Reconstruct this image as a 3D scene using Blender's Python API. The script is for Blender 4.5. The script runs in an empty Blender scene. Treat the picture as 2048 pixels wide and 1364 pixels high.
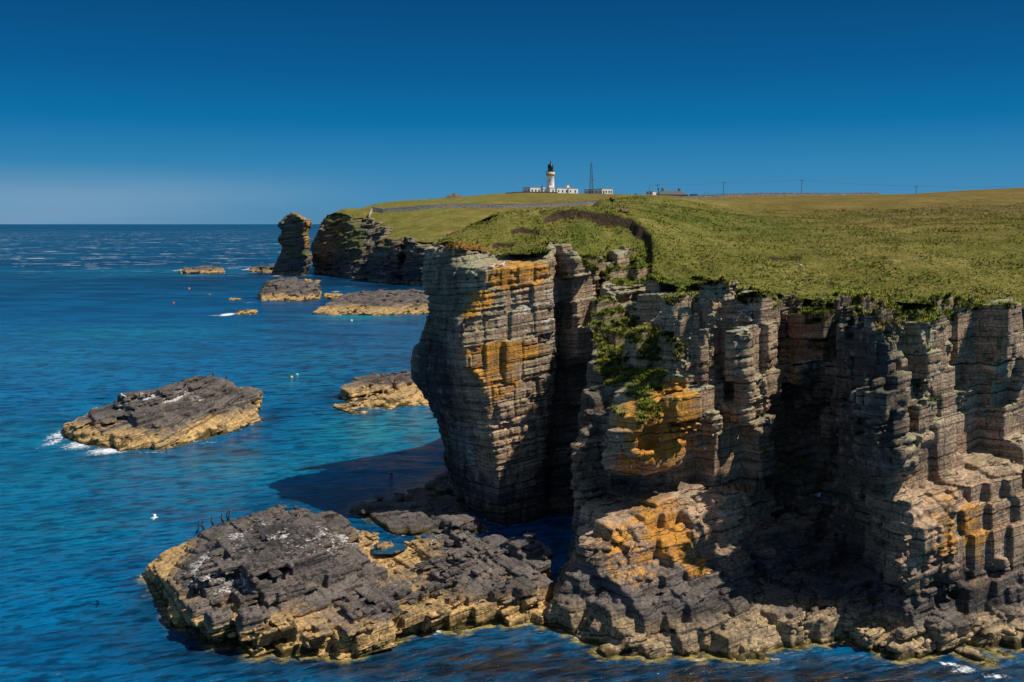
import bpy, bmesh, math, random
import numpy as np
from mathutils import Vector, Matrix
from mathutils.kdtree import KDTree
random.seed(7)
RNG = np.random.default_rng(11)
C = bpy.context.scene.collection
CAMZ, FOC, CX, HY = 20.0, 2000.0, 1024.0, 448.0      # eye height, focal length in photo pixels, principal column, horizon row
F4 = np.float32

def W(px, py, d):
    """world point seen at photo pixel (px,py) standing d metres away"""
    return np.array([(px - CX) / FOC * d, d, CAMZ - (py - HY) / FOC * d])
def WX(px, d): return (px - CX) / FOC * d
def sea_d(py): return CAMZ * FOC / (py - HY)
def sstep(a, b, x):
    t = np.clip((x - a) / (b - a), 0, 1); return t * t * (3 - 2 * t)

# ---------------------------------------------------------------- noise
_T = RNG.random((64, 64, 64), dtype=F4)
def noise3(p, s, seed=0):
    q = p * s + np.array([seed * 13.7, seed * 7.3, seed * 3.1], dtype=p.dtype)
    i = np.floor(q).astype(np.int32); f = (q - i).astype(F4); f = f * f * (3 - 2 * f)
    a = i & 63; b = (i + 1) & 63
    x0, y0, z0 = a.T; x1, y1, z1 = b.T; fx, fy, fz = f.T
    c00 = _T[x0, y0, z0] * (1 - fx) + _T[x1, y0, z0] * fx
    c10 = _T[x0, y1, z0] * (1 - fx) + _T[x1, y1, z0] * fx
    c01 = _T[x0, y0, z1] * (1 - fx) + _T[x1, y0, z1] * fx
    c11 = _T[x0, y1, z1] * (1 - fx) + _T[x1, y1, z1] * fx
    return (c00 * (1 - fy) + c10 * fy) * (1 - fz) + (c01 * (1 - fy) + c11 * fy) * fz - 0.5
def fbm3(p, s, o=3, seed=0):
    r = 0; a = 1.0
    for k in range(o):
        r = r + a * noise3(p, s * 2.03 ** k, seed + k * 5); a *= 0.5
    return r
def fbm2(x, y, s, o=3, seed=0):
    p = np.stack([np.ravel(x), np.ravel(y), np.full(np.size(x), 0.37)], 1)
    return fbm3(p, s, o, seed).reshape(np.shape(x))
def hsh(i, j, k, seed):
    h = (i.astype(np.uint32) * np.uint32(73856093)) ^ (j.astype(np.uint32) * np.uint32(19349663)) ^ (k.astype(np.uint32) * np.uint32(83492791)) ^ np.uint32(seed * 2654435 + 977)
    h ^= h >> np.uint32(15); h *= np.uint32(2246822519); h ^= h >> np.uint32(13); h *= np.uint32(3266489917); h ^= h >> np.uint32(16)
    return (h & np.uint32(0xFFFFFF)).astype(F4) / F4(0xFFFFFF)

# ---------------------------------------------------------------- 2D polygon distance and smooth surfaces through control points
def poly_sdf(P, poly):
    x, y = P[:, 0], P[:, 1]; n = len(poly)
    d2 = np.full(len(x), 1e18); ins = np.zeros(len(x), bool)
    for k in range(n):
        ax, ay = poly[k]; bx, by = poly[(k + 1) % n]
        ex, ey = bx - ax, by - ay; wx, wy = x - ax, y - ay
        t = np.clip((wx * ex + wy * ey) / (ex * ex + ey * ey + 1e-12), 0, 1)
        d2 = np.minimum(d2, (wx - ex * t) ** 2 + (wy - ey * t) ** 2)
        c = (ay > y) != (by > y)
        with np.errstate(divide='ignore', invalid='ignore'):
            ins ^= c & (x < ex * (y - ay) / (ey if abs(ey) > 1e-12 else 1e-12) + ax)
    d = np.sqrt(d2); return np.where(ins, -d, d)
def line_dist(P, pts):
    x, y = P[:, 0], P[:, 1]; d2 = np.full(len(x), 1e18)
    for k in range(len(pts) - 1):
        ax, ay = pts[k][:2]; bx, by = pts[k + 1][:2]
        ex, ey = bx - ax, by - ay; wx, wy = x - ax, y - ay
        t = np.clip((wx * ex + wy * ey) / (ex * ex + ey * ey + 1e-12), 0, 1)
        d2 = np.minimum(d2, (wx - ex * t) ** 2 + (wy - ey * t) ** 2)
    return np.sqrt(d2)
class TPS:
    def __init__(s, uv, val, lam=1e-4):
        s.c = np.array(uv, float); n = len(s.c)
        A = np.zeros((n + 3, n + 3)); A[:n, :n] = s.k(s.c, s.c) + lam * np.eye(n)
        A[:n, n] = 1; A[:n, n + 1:] = s.c; A[n, :n] = 1; A[n + 1:, :n] = s.c.T
        s.w = np.linalg.solve(A, np.concatenate([np.array(val, float), np.zeros(3)]))
    @staticmethod
    def k(a, b):
        r2 = ((a[:, None, :] - b[None, :, :]) ** 2).sum(-1) + 1e-12
        return 0.5 * r2 * np.log(r2)
    def __call__(s, uv):
        uv = np.asarray(uv, float); out = np.empty(len(uv)); n = len(s.c)
        for a in range(0, len(uv), 40000):
            q = uv[a:a + 40000]
            out[a:a + 40000] = s.k(q, s.c) @ s.w[:n] + s.w[n] + q @ s.w[n + 1:]
        return out

# ---------------------------------------------------------------- mesh helpers
def link(o, parent=None):
    C.objects.link(o)
    if parent is not None: o.parent = parent
    return o
def np_mesh(name, V, Q, mat, attrs=None, smooth=True, parent=None):
    me = bpy.data.meshes.new(name); n = Q.shape[1]
    me.vertices.add(len(V)); me.vertices.foreach_set('co', np.ascontiguousarray(V, F4).ravel())
    me.loops.add(Q.size); me.loops.foreach_set('vertex_index', np.ascontiguousarray(Q, np.int32).ravel())
    me.polygons.add(len(Q)); me.polygons.foreach_set('loop_start', np.arange(0, Q.size, n, dtype=np.int32))
    me.polygons.foreach_set('use_smooth', np.full(len(Q), smooth, bool))
    me.update(calc_edges=True)
    for k, a in (attrs or {}).items():
        at = me.attributes.new(k, 'FLOAT_COLOR', 'POINT')
        b = np.ones((len(V), 4), F4); b[:, :a.shape[1]] = a
        at.data.foreach_set('color', b.ravel())
    me.materials.append(mat)
    return link(bpy.data.objects.new(name, me), parent)
def vnormals(V, Q):
    a, b, c, d = (V[Q[:, k]] for k in range(4))
    n = np.cross(c - a, d - b); N = np.zeros_like(V)
    for k in range(4): 
        for m in range(3): N[:, m] += np.bincount(Q[:, k], n[:, m], len(V))
    return N / (np.linalg.norm(N, axis=1, keepdims=True) + 1e-9)
def tag(o, label=None, cat=None, group=None, kind=None):
    if label: o['label'] = label
    if cat: o['category'] = cat
    if group: o['group'] = group
    if kind: o['kind'] = kind
    return o
def empty(name, loc, label, cat, group=None, rotz=0.0):
    o = bpy.data.objects.new(name, None); o.empty_display_size = 0.3
    o.location = loc; o.rotation_euler = (0, 0, rotz)
    return tag(link(o), label, cat, group)

class MB:
    """collects boxes, tubes and turned shapes into one mesh"""
    def __init__(s): s.v, s.f = [], []
    def poly(s, pts, faces):
        b = len(s.v); s.v += [tuple(p) for p in pts]; s.f += [tuple(i + b for i in f) for f in faces]; return s
    def box(s, x0, x1, y0, y1, z0, z1):
        return s.poly([(x0, y0, z0), (x1, y0, z0), (x1, y1, z0), (x0, y1, z0), (x0, y0, z1), (x1, y0, z1), (x1, y1, z1), (x0, y1, z1)],
                      [(0, 3, 2, 1), (4, 5, 6, 7), (0, 1, 5, 4), (1, 2, 6, 5), (2, 3, 7, 6), (3, 0, 4, 7)])
    def lathe(s, prof, n=24, a0=0.0, a1=2 * math.pi, c=(0, 0)):
        full = abs(a1 - a0 - 2 * math.pi) < 1e-6; m = n if full else n + 1
        b = len(s.v)
        for r, z in prof:
            for k in range(m):
                t = a0 + (a1 - a0) * k / n
                s.v.append((c[0] + r * math.cos(t), c[1] + r * math.sin(t), z))
        for j in range(len(prof) - 1):
            for k in range(n):
                k2 = (k + 1) % m
                s.f.append((b + j * m + k, b + j * m + k2, b + (j + 1) * m + k2, b + (j + 1) * m + k))
        return s
    def tube(s, pts, rad, n=6, flat=(1, 1, 1), caps=True):
        pts = [Vector(p) for p in pts]; b = len(s.v)
        rad = rad if isinstance(rad, (list, tuple)) else [rad] * len(pts)
        for i, p in enumerate(pts):
            t = (pts[min(i + 1, len(pts) - 1)] - pts[max(i - 1, 0)]).normalized()
            u = t.cross(Vector((0, 0, 1)) if abs(t.z) < 0.9 else Vector((0, 1, 0))).normalized(); w = t.cross(u)
            for k in range(n):
                a = 2 * math.pi * k / n
                o = (u * math.cos(a) + w * math.sin(a)) * rad[i]
                s.v.append((p.x + o.x * flat[0], p.y + o.y * flat[1], p.z + o.z * flat[2]))
        for i in range(len(pts) - 1):
            for k in range(n):
                k2 = (k + 1) % n
                s.f.append((b + i * n + k, b + (i + 1) * n + k, b + (i + 1) * n + k2, b + i * n + k2))
        if caps:
            s.f.append(tuple(b + k for k in range(n)))
            s.f.append(tuple(b + (len(pts) - 1) * n + k for k in reversed(range(n))))
        return s
    def build(s, name, mat, parent=None, smooth=False):
        me = bpy.data.meshes.new(name); me.from_pydata(s.v, [], s.f); me.update()
        if smooth: me.polygons.foreach_set('use_smooth', [True] * len(me.polygons))
        me.materials.append(mat)
        return link(bpy.data.objects.new(name, me), parent)
def copy_tree(o, parent=None):
    c = o.copy(); C.objects.link(c)
    if parent is not None: c.parent = parent
    for ch in list(o.children): copy_tree(ch, c)
    return c

# ---------------------------------------------------------------- fractured, bedded rock volumes -> mesh
class Strata:
    """flagstone: dipping beds, each cut by its own joint grid, at three scales"""
    def __init__(s, seed, dip, az, macro, mid, thin, cell, midcell):
        r = np.random.default_rng(seed); s.seed = seed; s.dip = dip; s.ca, s.sa = math.cos(az), math.sin(az)
        s.z0, s.res = -30.0, 0.01
        s.t = [s.table(r, *m) for m in (macro, mid, thin)]
        n = 4000
        s.cu = r.uniform(*cell, n).astype(F4); s.cv = r.uniform(*cell, n).astype(F4); s.ou = r.random(n, dtype=F4); s.ov = r.random(n, dtype=F4)
        s.mu = r.uniform(*midcell, n).astype(F4); s.mv = r.uniform(*midcell, n).astype(F4)
    def table(s, r, lo, hi):
        e = np.cumsum(np.concatenate([[s.z0], lo + (hi - lo) * r.random(int(100 / lo)) ** 1.5]))
        g = s.z0 + np.arange(int(90 / s.res)) * s.res
        i = np.searchsorted(e, g, 'right') - 1
        return i.astype(np.int32), ((e[i] + e[np.minimum(i + 1, len(e) - 1)]) / 2).astype(F4), np.minimum(g - e[i], e[np.minimum(i + 1, len(e) - 1)] - g).astype(F4)
    def cells(s, u, v, L, cu, cv, seed):
        a = u / cu[L & 2047] + s.ou[(L + seed) & 2047]; iu = np.floor(a)
        b = v / cv[L & 2047] + s.ov[(L + seed) & 2047] + 0.37 * iu; iv = np.floor(b)
        return iu.astype(np.int32), iv.astype(np.int32), a - iu, b - iv
    def field(s, p, sample, a, Am, Ab, Al, groove=0.12, warp=0.5, rough=0.12, zmix=1.0):
        wv = np.stack([noise3(p, 0.22, 1), noise3(p, 0.22, 2), noise3(p, 0.12, 3)], 1) * warp
        q = p + wv
        u = q[:, 0] * s.ca + q[:, 1] * s.sa; v = -q[:, 0] * s.sa + q[:, 1] * s.ca
        w = q[:, 2] - s.dip[0] * q[:, 0] - s.dip[1] * q[:, 1]
        wi = np.clip(((w - s.z0) / s.res).astype(np.int32), 0, len(s.t[0][0]) - 1)
        M, wc = s.t[0][0][wi], s.t[0][1][wi]
        iu, iv, fu, fv = s.cells(u, v, M, s.cu, s.cv, 0)
        cu, cv = s.cu[M & 2047], s.cv[M & 2047]
        du, dv = (0.5 - fu) * cu, (0.5 - fv) * cv
        ctr = np.stack([p[:, 0] + du * s.ca - dv * s.sa, p[:, 1] + du * s.sa + dv * s.ca, p[:, 2] + (wc - w) * zmix], 1)
        B = sample(p); Bm = sample(ctr)
        f = (1 - a) * B + a * Bm + Am * (hsh(iu, iv, M, s.seed) - 0.5)
        e = np.minimum(np.minimum(fu, 1 - fu) * cu, np.minimum(fv, 1 - fv) * cv)
        f += groove * (1 - sstep(0.0, 0.11, e))
        K = s.t[1][0][wi]; ju, jv, gu, gv = s.cells(u, v, K, s.mu, s.mv, 7)
        f += Ab * (hsh(ju, jv, K, s.seed + 3) - 0.5)
        e = np.minimum(np.minimum(gu, 1 - gu) * s.mu[K & 2047], np.minimum(gv, 1 - gv) * s.mv[K & 2047])
        f += groove * 0.45 * (1 - sstep(0.0, 0.08, e))
        T = s.t[2][0][wi]; z = np.zeros_like(T)
        f += Al * (hsh(T, z, z, s.seed + 9) - 0.5)
        f += groove * 0.6 * (1 - sstep(0.0, 0.06, s.t[1][2][wi]))
        if rough: f += rough * fbm3(p, 1.1, 3, 8)
        return f
def sampler(G, org, h):
    n = np.array(G.shape); Gf = G.ravel(); s1, s2 = n[1] * n[2], n[2]
    def f(p):
        q = (p - org) / h; i = np.clip(np.floor(q).astype(np.int32), 0, n - 2); t = np.clip(q - i, 0, 1).astype(F4)
        k = i[:, 0] * s1 + i[:, 1] * s2 + i[:, 2]; x, y, z = t.T
        a = Gf[k] * (1 - z) + Gf[k + 1] * z; b = Gf[k + s2] * (1 - z) + Gf[k + s2 + 1] * z
        c = Gf[k + s1] * (1 - z) + Gf[k + s1 + 1] * z; d = Gf[k + s1 + s2] * (1 - z) + Gf[k + s1 + s2 + 1] * z
        return (a * (1 - y) + b * y) * (1 - x) + (c * (1 - y) + d * y) * x
    return f
EDG = [(0,1),(2,3),(4,5),(6,7),(0,2),(1,3),(4,6),(5,7),(0,4),(1,5),(2,6),(3,7)]
def surface_nets(F, org, h):
    s = F < 0; nx, ny, nz = F.shape
    cnt = np.zeros((nx - 1, ny - 1, nz - 1), np.uint8)
    sl = lambda a, i, j, k: a[i:nx - 1 + i, j:ny - 1 + j, k:nz - 1 + k]
    cor = [(i, j, k) for i in (0, 1) for j in (0, 1) for k in (0, 1)]
    for c in cor: cnt += sl(s, *c)
    idx = np.argwhere((cnt > 0) & (cnt < 8)); del cnt
    vals = np.stack([F[idx[:, 0] + c[0], idx[:, 1] + c[1], idx[:, 2] + c[2]] for c in cor], 1)
    cp = np.array(cor, F4); acc = np.zeros((len(idx), 3), F4); m = np.zeros(len(idx), F4)
    for a, b in EDG:
        fa, fb = vals[:, a], vals[:, b]; x = (fa < 0) != (fb < 0)
        t = np.where(x, fa / np.where(x, fa - fb, 1), 0)[:, None]
        acc += np.where(x[:, None], cp[a] + t * (cp[b] - cp[a]), 0); m += x
    V = (idx + acc / m[:, None]) * h + org
    vid = np.full((nx - 1, ny - 1, nz - 1), -1, np.int32); vid[idx[:, 0], idx[:, 1], idx[:, 2]] = np.arange(len(idx))
    Qs = []
    for ax in range(3):
        o = [0, 0, 0]; o[ax] = 1
        A = s[:nx - o[0], :ny - o[1], :nz - o[2]]; B = s[o[0]:, o[1]:, o[2]:]
        e = np.argwhere(A != B); a1, a2 = (ax + 1) % 3, (ax + 2) % 3
        e = e[(e[:, a1] > 0) & (e[:, a2] > 0) & (e[:, a1] < F.shape[a1] - 1) & (e[:, a2] < F.shape[a2] - 1)]
        g = lambda d1, d2: vid[tuple((e - np.eye(3, dtype=int)[a1] * d1 - np.eye(3, dtype=int)[a2] * d2).T)]
        q = np.stack([g(1, 1), g(0, 1), g(0, 0), g(1, 0)], 1)
        ins = A[e[:, 0], e[:, 1], e[:, 2]]
        q[~ins] = q[~ins][:, ::-1]; Qs.append(q)
    return V.astype(F4), np.concatenate(Qs)
def build_volume(base, lo, hi, h, hc, strata, par, band=1.7):
    """base(P)->distance on a coarse lattice; the strata break it into blocks on the fine lattice"""
    lo, hi, h = np.array(lo, float), np.array(hi, float), np.array(h, float)
    nc = np.ceil((hi - lo) / hc).astype(int) + 2
    ax = [lo[k] + np.arange(nc[k]) * hc for k in range(3)]
    P = np.stack(np.meshgrid(*ax, indexing='ij'), -1).reshape(-1, 3)
    G = base(P).reshape(nc).astype(F4)
    smp = sampler(G, lo.astype(F4), F4(hc))
    n = np.ceil((hi - lo) / h).astype(int)
    ci = [np.minimum(np.round(np.arange(n[k]) * h[k] / hc).astype(int), nc[k] - 1) for k in range(3)]
    F = G[np.ix_(*ci)]
    ib = np.flatnonzero(np.abs(F).ravel() < band)
    Ff = F.ravel()
    for a in range(0, len(ib), 1500000):
        k = ib[a:a + 1500000]
        p = np.stack(np.unravel_index(k, F.shape), 1).astype(F4) * h.astype(F4) + lo.astype(F4)
        pr = par(p) if callable(par) else par
        Ff[k] = strata.field(p, smp, *pr)
    F = Ff.reshape(F.shape)
    F = np.clip(F, -0.5, 0.5)
    for k in range(3):                                       # soften the stair steps of the lattice
        F = np.moveaxis(F, k, 0)
        F[1:-1] = 0.12 * F[:-2] + 0.76 * F[1:-1] + 0.12 * F[2:]
        F = np.moveaxis(F, 0, k)
    return surface_nets(F, lo.astype(F4), h.astype(F4))
def ellip(V, blobs):
    r = np.zeros(len(V), F4)
    for (c, rad, s) in blobs:
        d = (((V - c) / rad) ** 2).sum(1)
        r = np.maximum(r, s * np.clip(1.35 - d * 0.9, 0, 1).astype(F4))
    return r
def PB(px, py, d, rx, ry, s=1.0, rd=3.0):
    """blob of colour on the rock about the place seen at (px,py); rx, ry in photo pixels"""
    return (W(px, py, d), np.array([rx * d / FOC, rd, ry * d / FOC]), s)
# ---------------------------------------------------------------- node helpers and materials
class N:
    def __init__(s, name):
        s.m = bpy.data.materials.new(name); s.m.use_nodes = True; s.t = s.m.node_tree; s.t.nodes.clear()
        s.out = s.t.nodes.new('ShaderNodeOutputMaterial')
    def n(s, typ, ins=None, **pr):
        o = s.t.nodes.new(typ)
        for k, v in pr.items(): setattr(o, k, v)
        for k, v in (ins or {}).items(): s.set(o.inputs[k], v)
        return o
    def set(s, sock, v):
        if isinstance(v, bpy.types.NodeSocket): s.t.links.new(v, sock)
        elif isinstance(v, (tuple, list)) and sock.type == 'RGBA' and len(v) == 3: sock.default_value = (*v, 1)
        else: sock.default_value = v
    def math(s, op, a, b=0.0, c=None, clamp=False):
        o = s.n('ShaderNodeMath', operation=op, use_clamp=clamp); s.set(o.inputs[0], a); s.set(o.inputs[1], b)
        if c is not None: s.set(o.inputs[2], c)
        return o.outputs[0]
    def mad(s, a, b, c): return s.math('MULTIPLY_ADD', a, b, c)
    def step(s, x, lo, hi):
        o = s.n('ShaderNodeMapRange', interpolation_type='SMOOTHSTEP')
        for k, v in zip((0, 1, 2), (x, lo, hi)): s.set(o.inputs[k], v)
        return o.outputs[0]
    def mix(s, f, a, b, blend='MIX'):
        o = s.n('ShaderNodeMix', data_type='RGBA', blend_type=blend); s.set(o.inputs[0], f); s.set(o.inputs[6], a); s.set(o.inputs[7], b)
        return o.outputs[2]
    def noise(s, vec, scale, detail=3, rough=0.55, dist=0.0):
        return s.n('ShaderNodeTexNoise', {'Vector': vec, 'Scale': scale, 'Detail': detail, 'Roughness': rough, 'Distortion': dist}).outputs[0]
    def ramp(s, f, stops):
        o = s.n('ShaderNodeValToRGB', {'Fac': f}); e = o.color_ramp.elements
        while len(e) < len(stops): e.new(0.5)
        for q, (p, c) in zip(e, stops): q.position = p; q.color = (*c, 1)
        return o.outputs[0]
    def pos(s):
        g = s.n('ShaderNodeNewGeometry'); x = s.n('ShaderNodeSeparateXYZ', {0: g.outputs['Position']})
        nr = s.n('ShaderNodeSeparateXYZ', {0: g.outputs['Normal']})
        return g.outputs['Position'], x.outputs, nr.outputs
    def vec(s, x, y, z): return s.n('ShaderNodeCombineXYZ', {0: x, 1: y, 2: z}).outputs[0]
    def attr(s, name):
        a = s.n('ShaderNodeAttribute', attribute_name=name); c = s.n('ShaderNodeSeparateColor', {0: a.outputs['Color']})
        return c.outputs, a.outputs['Alpha']
    def bump(s, h, strength, dist, normal=None):
        o = s.n('ShaderNodeBump', {'Height': h, 'Strength': strength, 'Distance': dist})
        if normal is not None: s.set(o.inputs['Normal'], normal)
        return o.outputs[0]
    def surf(s, color, rough=0.9, normal=None, spec=0.3, metal=0.0):
        b = s.n('ShaderNodeBsdfPrincipled', {'Base Color': color, 'Roughness': rough, 'Specular IOR Level': spec, 'Metallic': metal})
        if normal is not None: s.set(b.inputs['Normal'], normal)
        s.t.links.new(b.outputs[0], s.out.inputs[0]); s.bsdf = b
        return s.m

def rock_material(name, tan=1.3, black=4.0, dip=(0.13, 0.0), k=1.0, lichen=1.0, wander=1.0, rock_tint=(1, 1, 1), tancol=(0.55, 0.36, 0.15)):
    """k scales the grain for far rocks; tan and black are the tide-zone heights in metres"""
    s = N(name); P, X, NR = s.pos(); pa, tanx = s.attr('paint'); p2, _a = s.attr('shade_lichen')
    big = s.noise(P, 0.35 * k, 3); mid = s.noise(P, 1.6 * k, 4, 0.6); fine = s.noise(P, 7.0 * k, 5, 0.65)
    w = s.math('SUBTRACT', X[2], s.math('ADD', s.math('MULTIPLY', X[0], dip[0]), s.math('MULTIPLY', X[1], dip[1])))
    w = s.mad(mid, 0.25 / k, w)
    sv = s.vec(s.math('MULTIPLY', X[0], 0.35 * k), s.math('MULTIPLY', X[1], 0.35 * k), s.math('MULTIPLY', w, 4.5 * k))
    st = s.noise(sv, 1.0, 5, 0.7)
    sv2 = s.vec(s.math('MULTIPLY', X[0], 0.12 * k), s.math('MULTIPLY', X[1], 0.12 * k), s.math('MULTIPLY', w, 1.1 * k))
    st2 = s.noise(sv2, 1.0, 3, 0.6)
    jv = s.vec(s.math('MULTIPLY', X[0], 2.2 * k), s.math('MULTIPLY', X[1], 2.2 * k), s.math('MULTIPLY', X[2], 0.18 * k))
    jn = s.noise(jv, 1.0, 4, 0.65)                                     # streaks that run down the joints
    v = s.math('ADD', s.math('MULTIPLY', st, 0.5), s.math('ADD', s.math('MULTIPLY', st2, 0.3), s.math('MULTIPLY', fine, 0.2)))
    t = rock_tint
    c = s.ramp(v, [(0.32, (0.055 * t[0], 0.043 * t[1], 0.036 * t[2])), (0.43, (0.22 * t[0], 0.160 * t[1], 0.112 * t[2])),
                   (0.54, (0.46 * t[0], 0.352 * t[1], 0.25 * t[2])), (0.68, (0.72 * t[0], 0.61 * t[1], 0.48 * t[2]))])
    c = s.mix(s.math('MULTIPLY', s.step(big, 0.52, 0.68), 0.45), c, (0.34 * t[0], 0.215 * t[1], 0.125 * t[2]))   # rusty beds
    c = s.mix(s.math('MULTIPLY', s.step(jn, 0.55, 0.72), 0.55), c, (0.085, 0.07, 0.06))
    # bedding partings and cross joints
    wj = s.math('ADD', w, s.math('MULTIPLY', s.noise(s.vec(0.0, 0.0, w), 0.9 * k, 2), 0.9 / k))
    uj = s.math('ADD', s.math('SUBTRACT', s.math('MULTIPLY', X[0], 0.95), s.math('MULTIPLY', X[1], 0.45)), s.math('ADD', s.math('MULTIPLY', big, 2.0 / k), s.math('MULTIPLY', mid, 0.7 / k)))
    def joints(bw, rh, mo, lo, hi, nz_):
        b = s.n('ShaderNodeTexBrick', {'Vector': s.vec(uj, wj, 0.0), 'Scale': k, 'Mortar Size': mo, 'Mortar Smooth': 0.4, 'Brick Width': bw, 'Row Height': rh, 'Bias': 0.0}, offset=0.37, squash=1.6, squash_frequency=3)
        return s.math('MULTIPLY', b.outputs[1], s.step(nz_, lo, hi)), b.outputs[0]
    b1, _c = joints(1.7, 0.46, 0.022, 0.30, 0.52, mid)
    b2, _c = joints(0.55, 0.13, 0.011, 0.44, 0.60, s.noise(P, 0.9 * k, 3, 0.6))
    crk = s.math('MAXIMUM', b1, s.math('MULTIPLY', b2, 0.6))
    # grey-green crustose lichen on the upper ledges
    lf = s.math('MULTIPLY', s.step(s.mad(mid, 0.9, s.math('ADD', NR[2], s.math('MULTIPLY', fine, 0.4))), 0.85, 1.25), s.step(s.mad(big, 4.0, X[2]), 8.0, 13.0))
    lf = s.math('ADD', lf, s.math('MULTIPLY', p2[1], s.step(s.mad(mid, 0.9, s.math('ADD', s.math('MULTIPLY', NR[2], 0.6), s.math('MULTIPLY', fine, 0.5))), 0.62, 0.98)), clamp=True)
    c = s.mix(s.math('MULTIPLY', lf, 0.8 * lichen), c, s.mix(fine, (0.16, 0.165, 0.09), (0.40, 0.40, 0.26)))
    # black tide zone, then the pale barnacle and wrack zone
    zn = s.math('ADD', X[2], s.math('ADD', s.math('MULTIPLY', s.math('SUBTRACT', big, 0.5), 3.4), s.math('MULTIPLY', s.math('SUBTRACT', mid, 0.5), 2.2)))
    bc = s.mix(s.step(v, 0.36, 0.62), (0.042, 0.036, 0.034), (0.175, 0.148, 0.128))
    c = s.mix(s.step(zn, black + 1.1, black - 1.1), c, bc)
    zt = s.math('ADD', X[2], s.math('ADD', s.math('MULTIPLY', s.math('SUBTRACT', mid, 0.5), 0.9 * wander), s.math('ADD', s.math('MULTIPLY', s.math('SUBTRACT', big, 0.5), 1.0 * wander), s.math('MULTIPLY', s.math('SUBTRACT', st, 0.5), 0.9 * wander))))
    tc = s.mix(s.step(s.math('ADD', s.math('MULTIPLY', mid, 0.5), s.math('ADD', s.math('MULTIPLY', fine, 0.25), s.math('MULTIPLY', st, 0.25))), 0.38, 0.60), (tancol[0] * 0.36, tancol[1] * 0.38, tancol[2] * 0.5), tancol)
    tc = s.mix(s.step(fine, 0.60, 0.70), tc, (0.60, 0.49, 0.32))
    tf = s.step(zt, tan + 0.34, tan - 0.34)
    c = s.mix(tf, c, tc)
    c = s.mix(s.math('MULTIPLY', s.step(s.mad(mid, 0.8, tanx), 1.62, 1.85), 0.8), c, s.mix(fine, (0.20, 0.13, 0.085), (0.5, 0.38, 0.28)))
    c = s.mix(s.step(zt, 0.32, 0.05), c, (0.085, 0.062, 0.016))         # wet weed at the waterline
    fin2 = s.noise(P, 16.0 * k, 3, 0.7)
    nz = s.math('ADD', s.math('MULTIPLY', mid, 0.6), s.math('ADD', s.math('MULTIPLY', fine, 0.7), s.math('MULTIPLY', fin2, 0.2)))
    st3 = s.math('ADD', s.mad(nz, 1.6, -0.45), s.math('MULTIPLY', s.math('SUBTRACT', st, 0.5), 1.3))
    of = s.step(s.math('ADD', pa[0], st3), 1.05, 1.32)
    oc = s.mix(s.step(s.math('ADD', s.math('MULTIPLY', mid, 0.5), s.math('MULTIPLY', fin2, 0.5)), 0.36, 0.62), (0.34, 0.125, 0.012), (0.72, 0.33, 0.022))
    c = s.mix(s.math('MULTIPLY', of, 0.85), c, oc)
    wf = s.step(s.math('ADD', pa[2], st3), 1.16, 1.32)
    c = s.mix(s.math('MULTIPLY', wf, 0.85), c, (0.62, 0.6, 0.56))
    gf = s.math('MULTIPLY', s.step(s.math('ADD', pa[1], nz), 1.15, 1.4), s.step(NR[2], 0.0, 0.3))
    c = s.mix(gf, c, s.mix(mid, (0.06, 0.068, 0.02), (0.18, 0.175, 0.055)))
    c = s.mix(1.0, c, s.mix(s.step(fine, 0.25, 0.7), (0.72, 0.72, 0.72), (1.2, 1.2, 1.2)), 'MULTIPLY')
    c = s.mix(s.math('MULTIPLY', p2[0], s.step(mid, 0.2, 0.5)), c, s.mix(v, (0.012, 0.012, 0.014), (0.07, 0.062, 0.06)))  # painted shade from the first channel darkens the rock colour
    c = s.mix(s.math('MULTIPLY', crk, 0.85), c, (0.014, 0.012, 0.011))
    h = s.math('ADD', s.math('MULTIPLY', st, 0.6), s.math('ADD', s.math('MULTIPLY', fine, 0.45), s.math('MULTIPLY', jn, 0.5)))
    h = s.math('SUBTRACT', h, s.math('MULTIPLY', crk, 0.8))
    return s.surf(c, s.mix(tf, (0.85,) * 3, (0.7,) * 3), s.bump(h, 0.75, 0.16 / k), 0.25)

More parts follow.
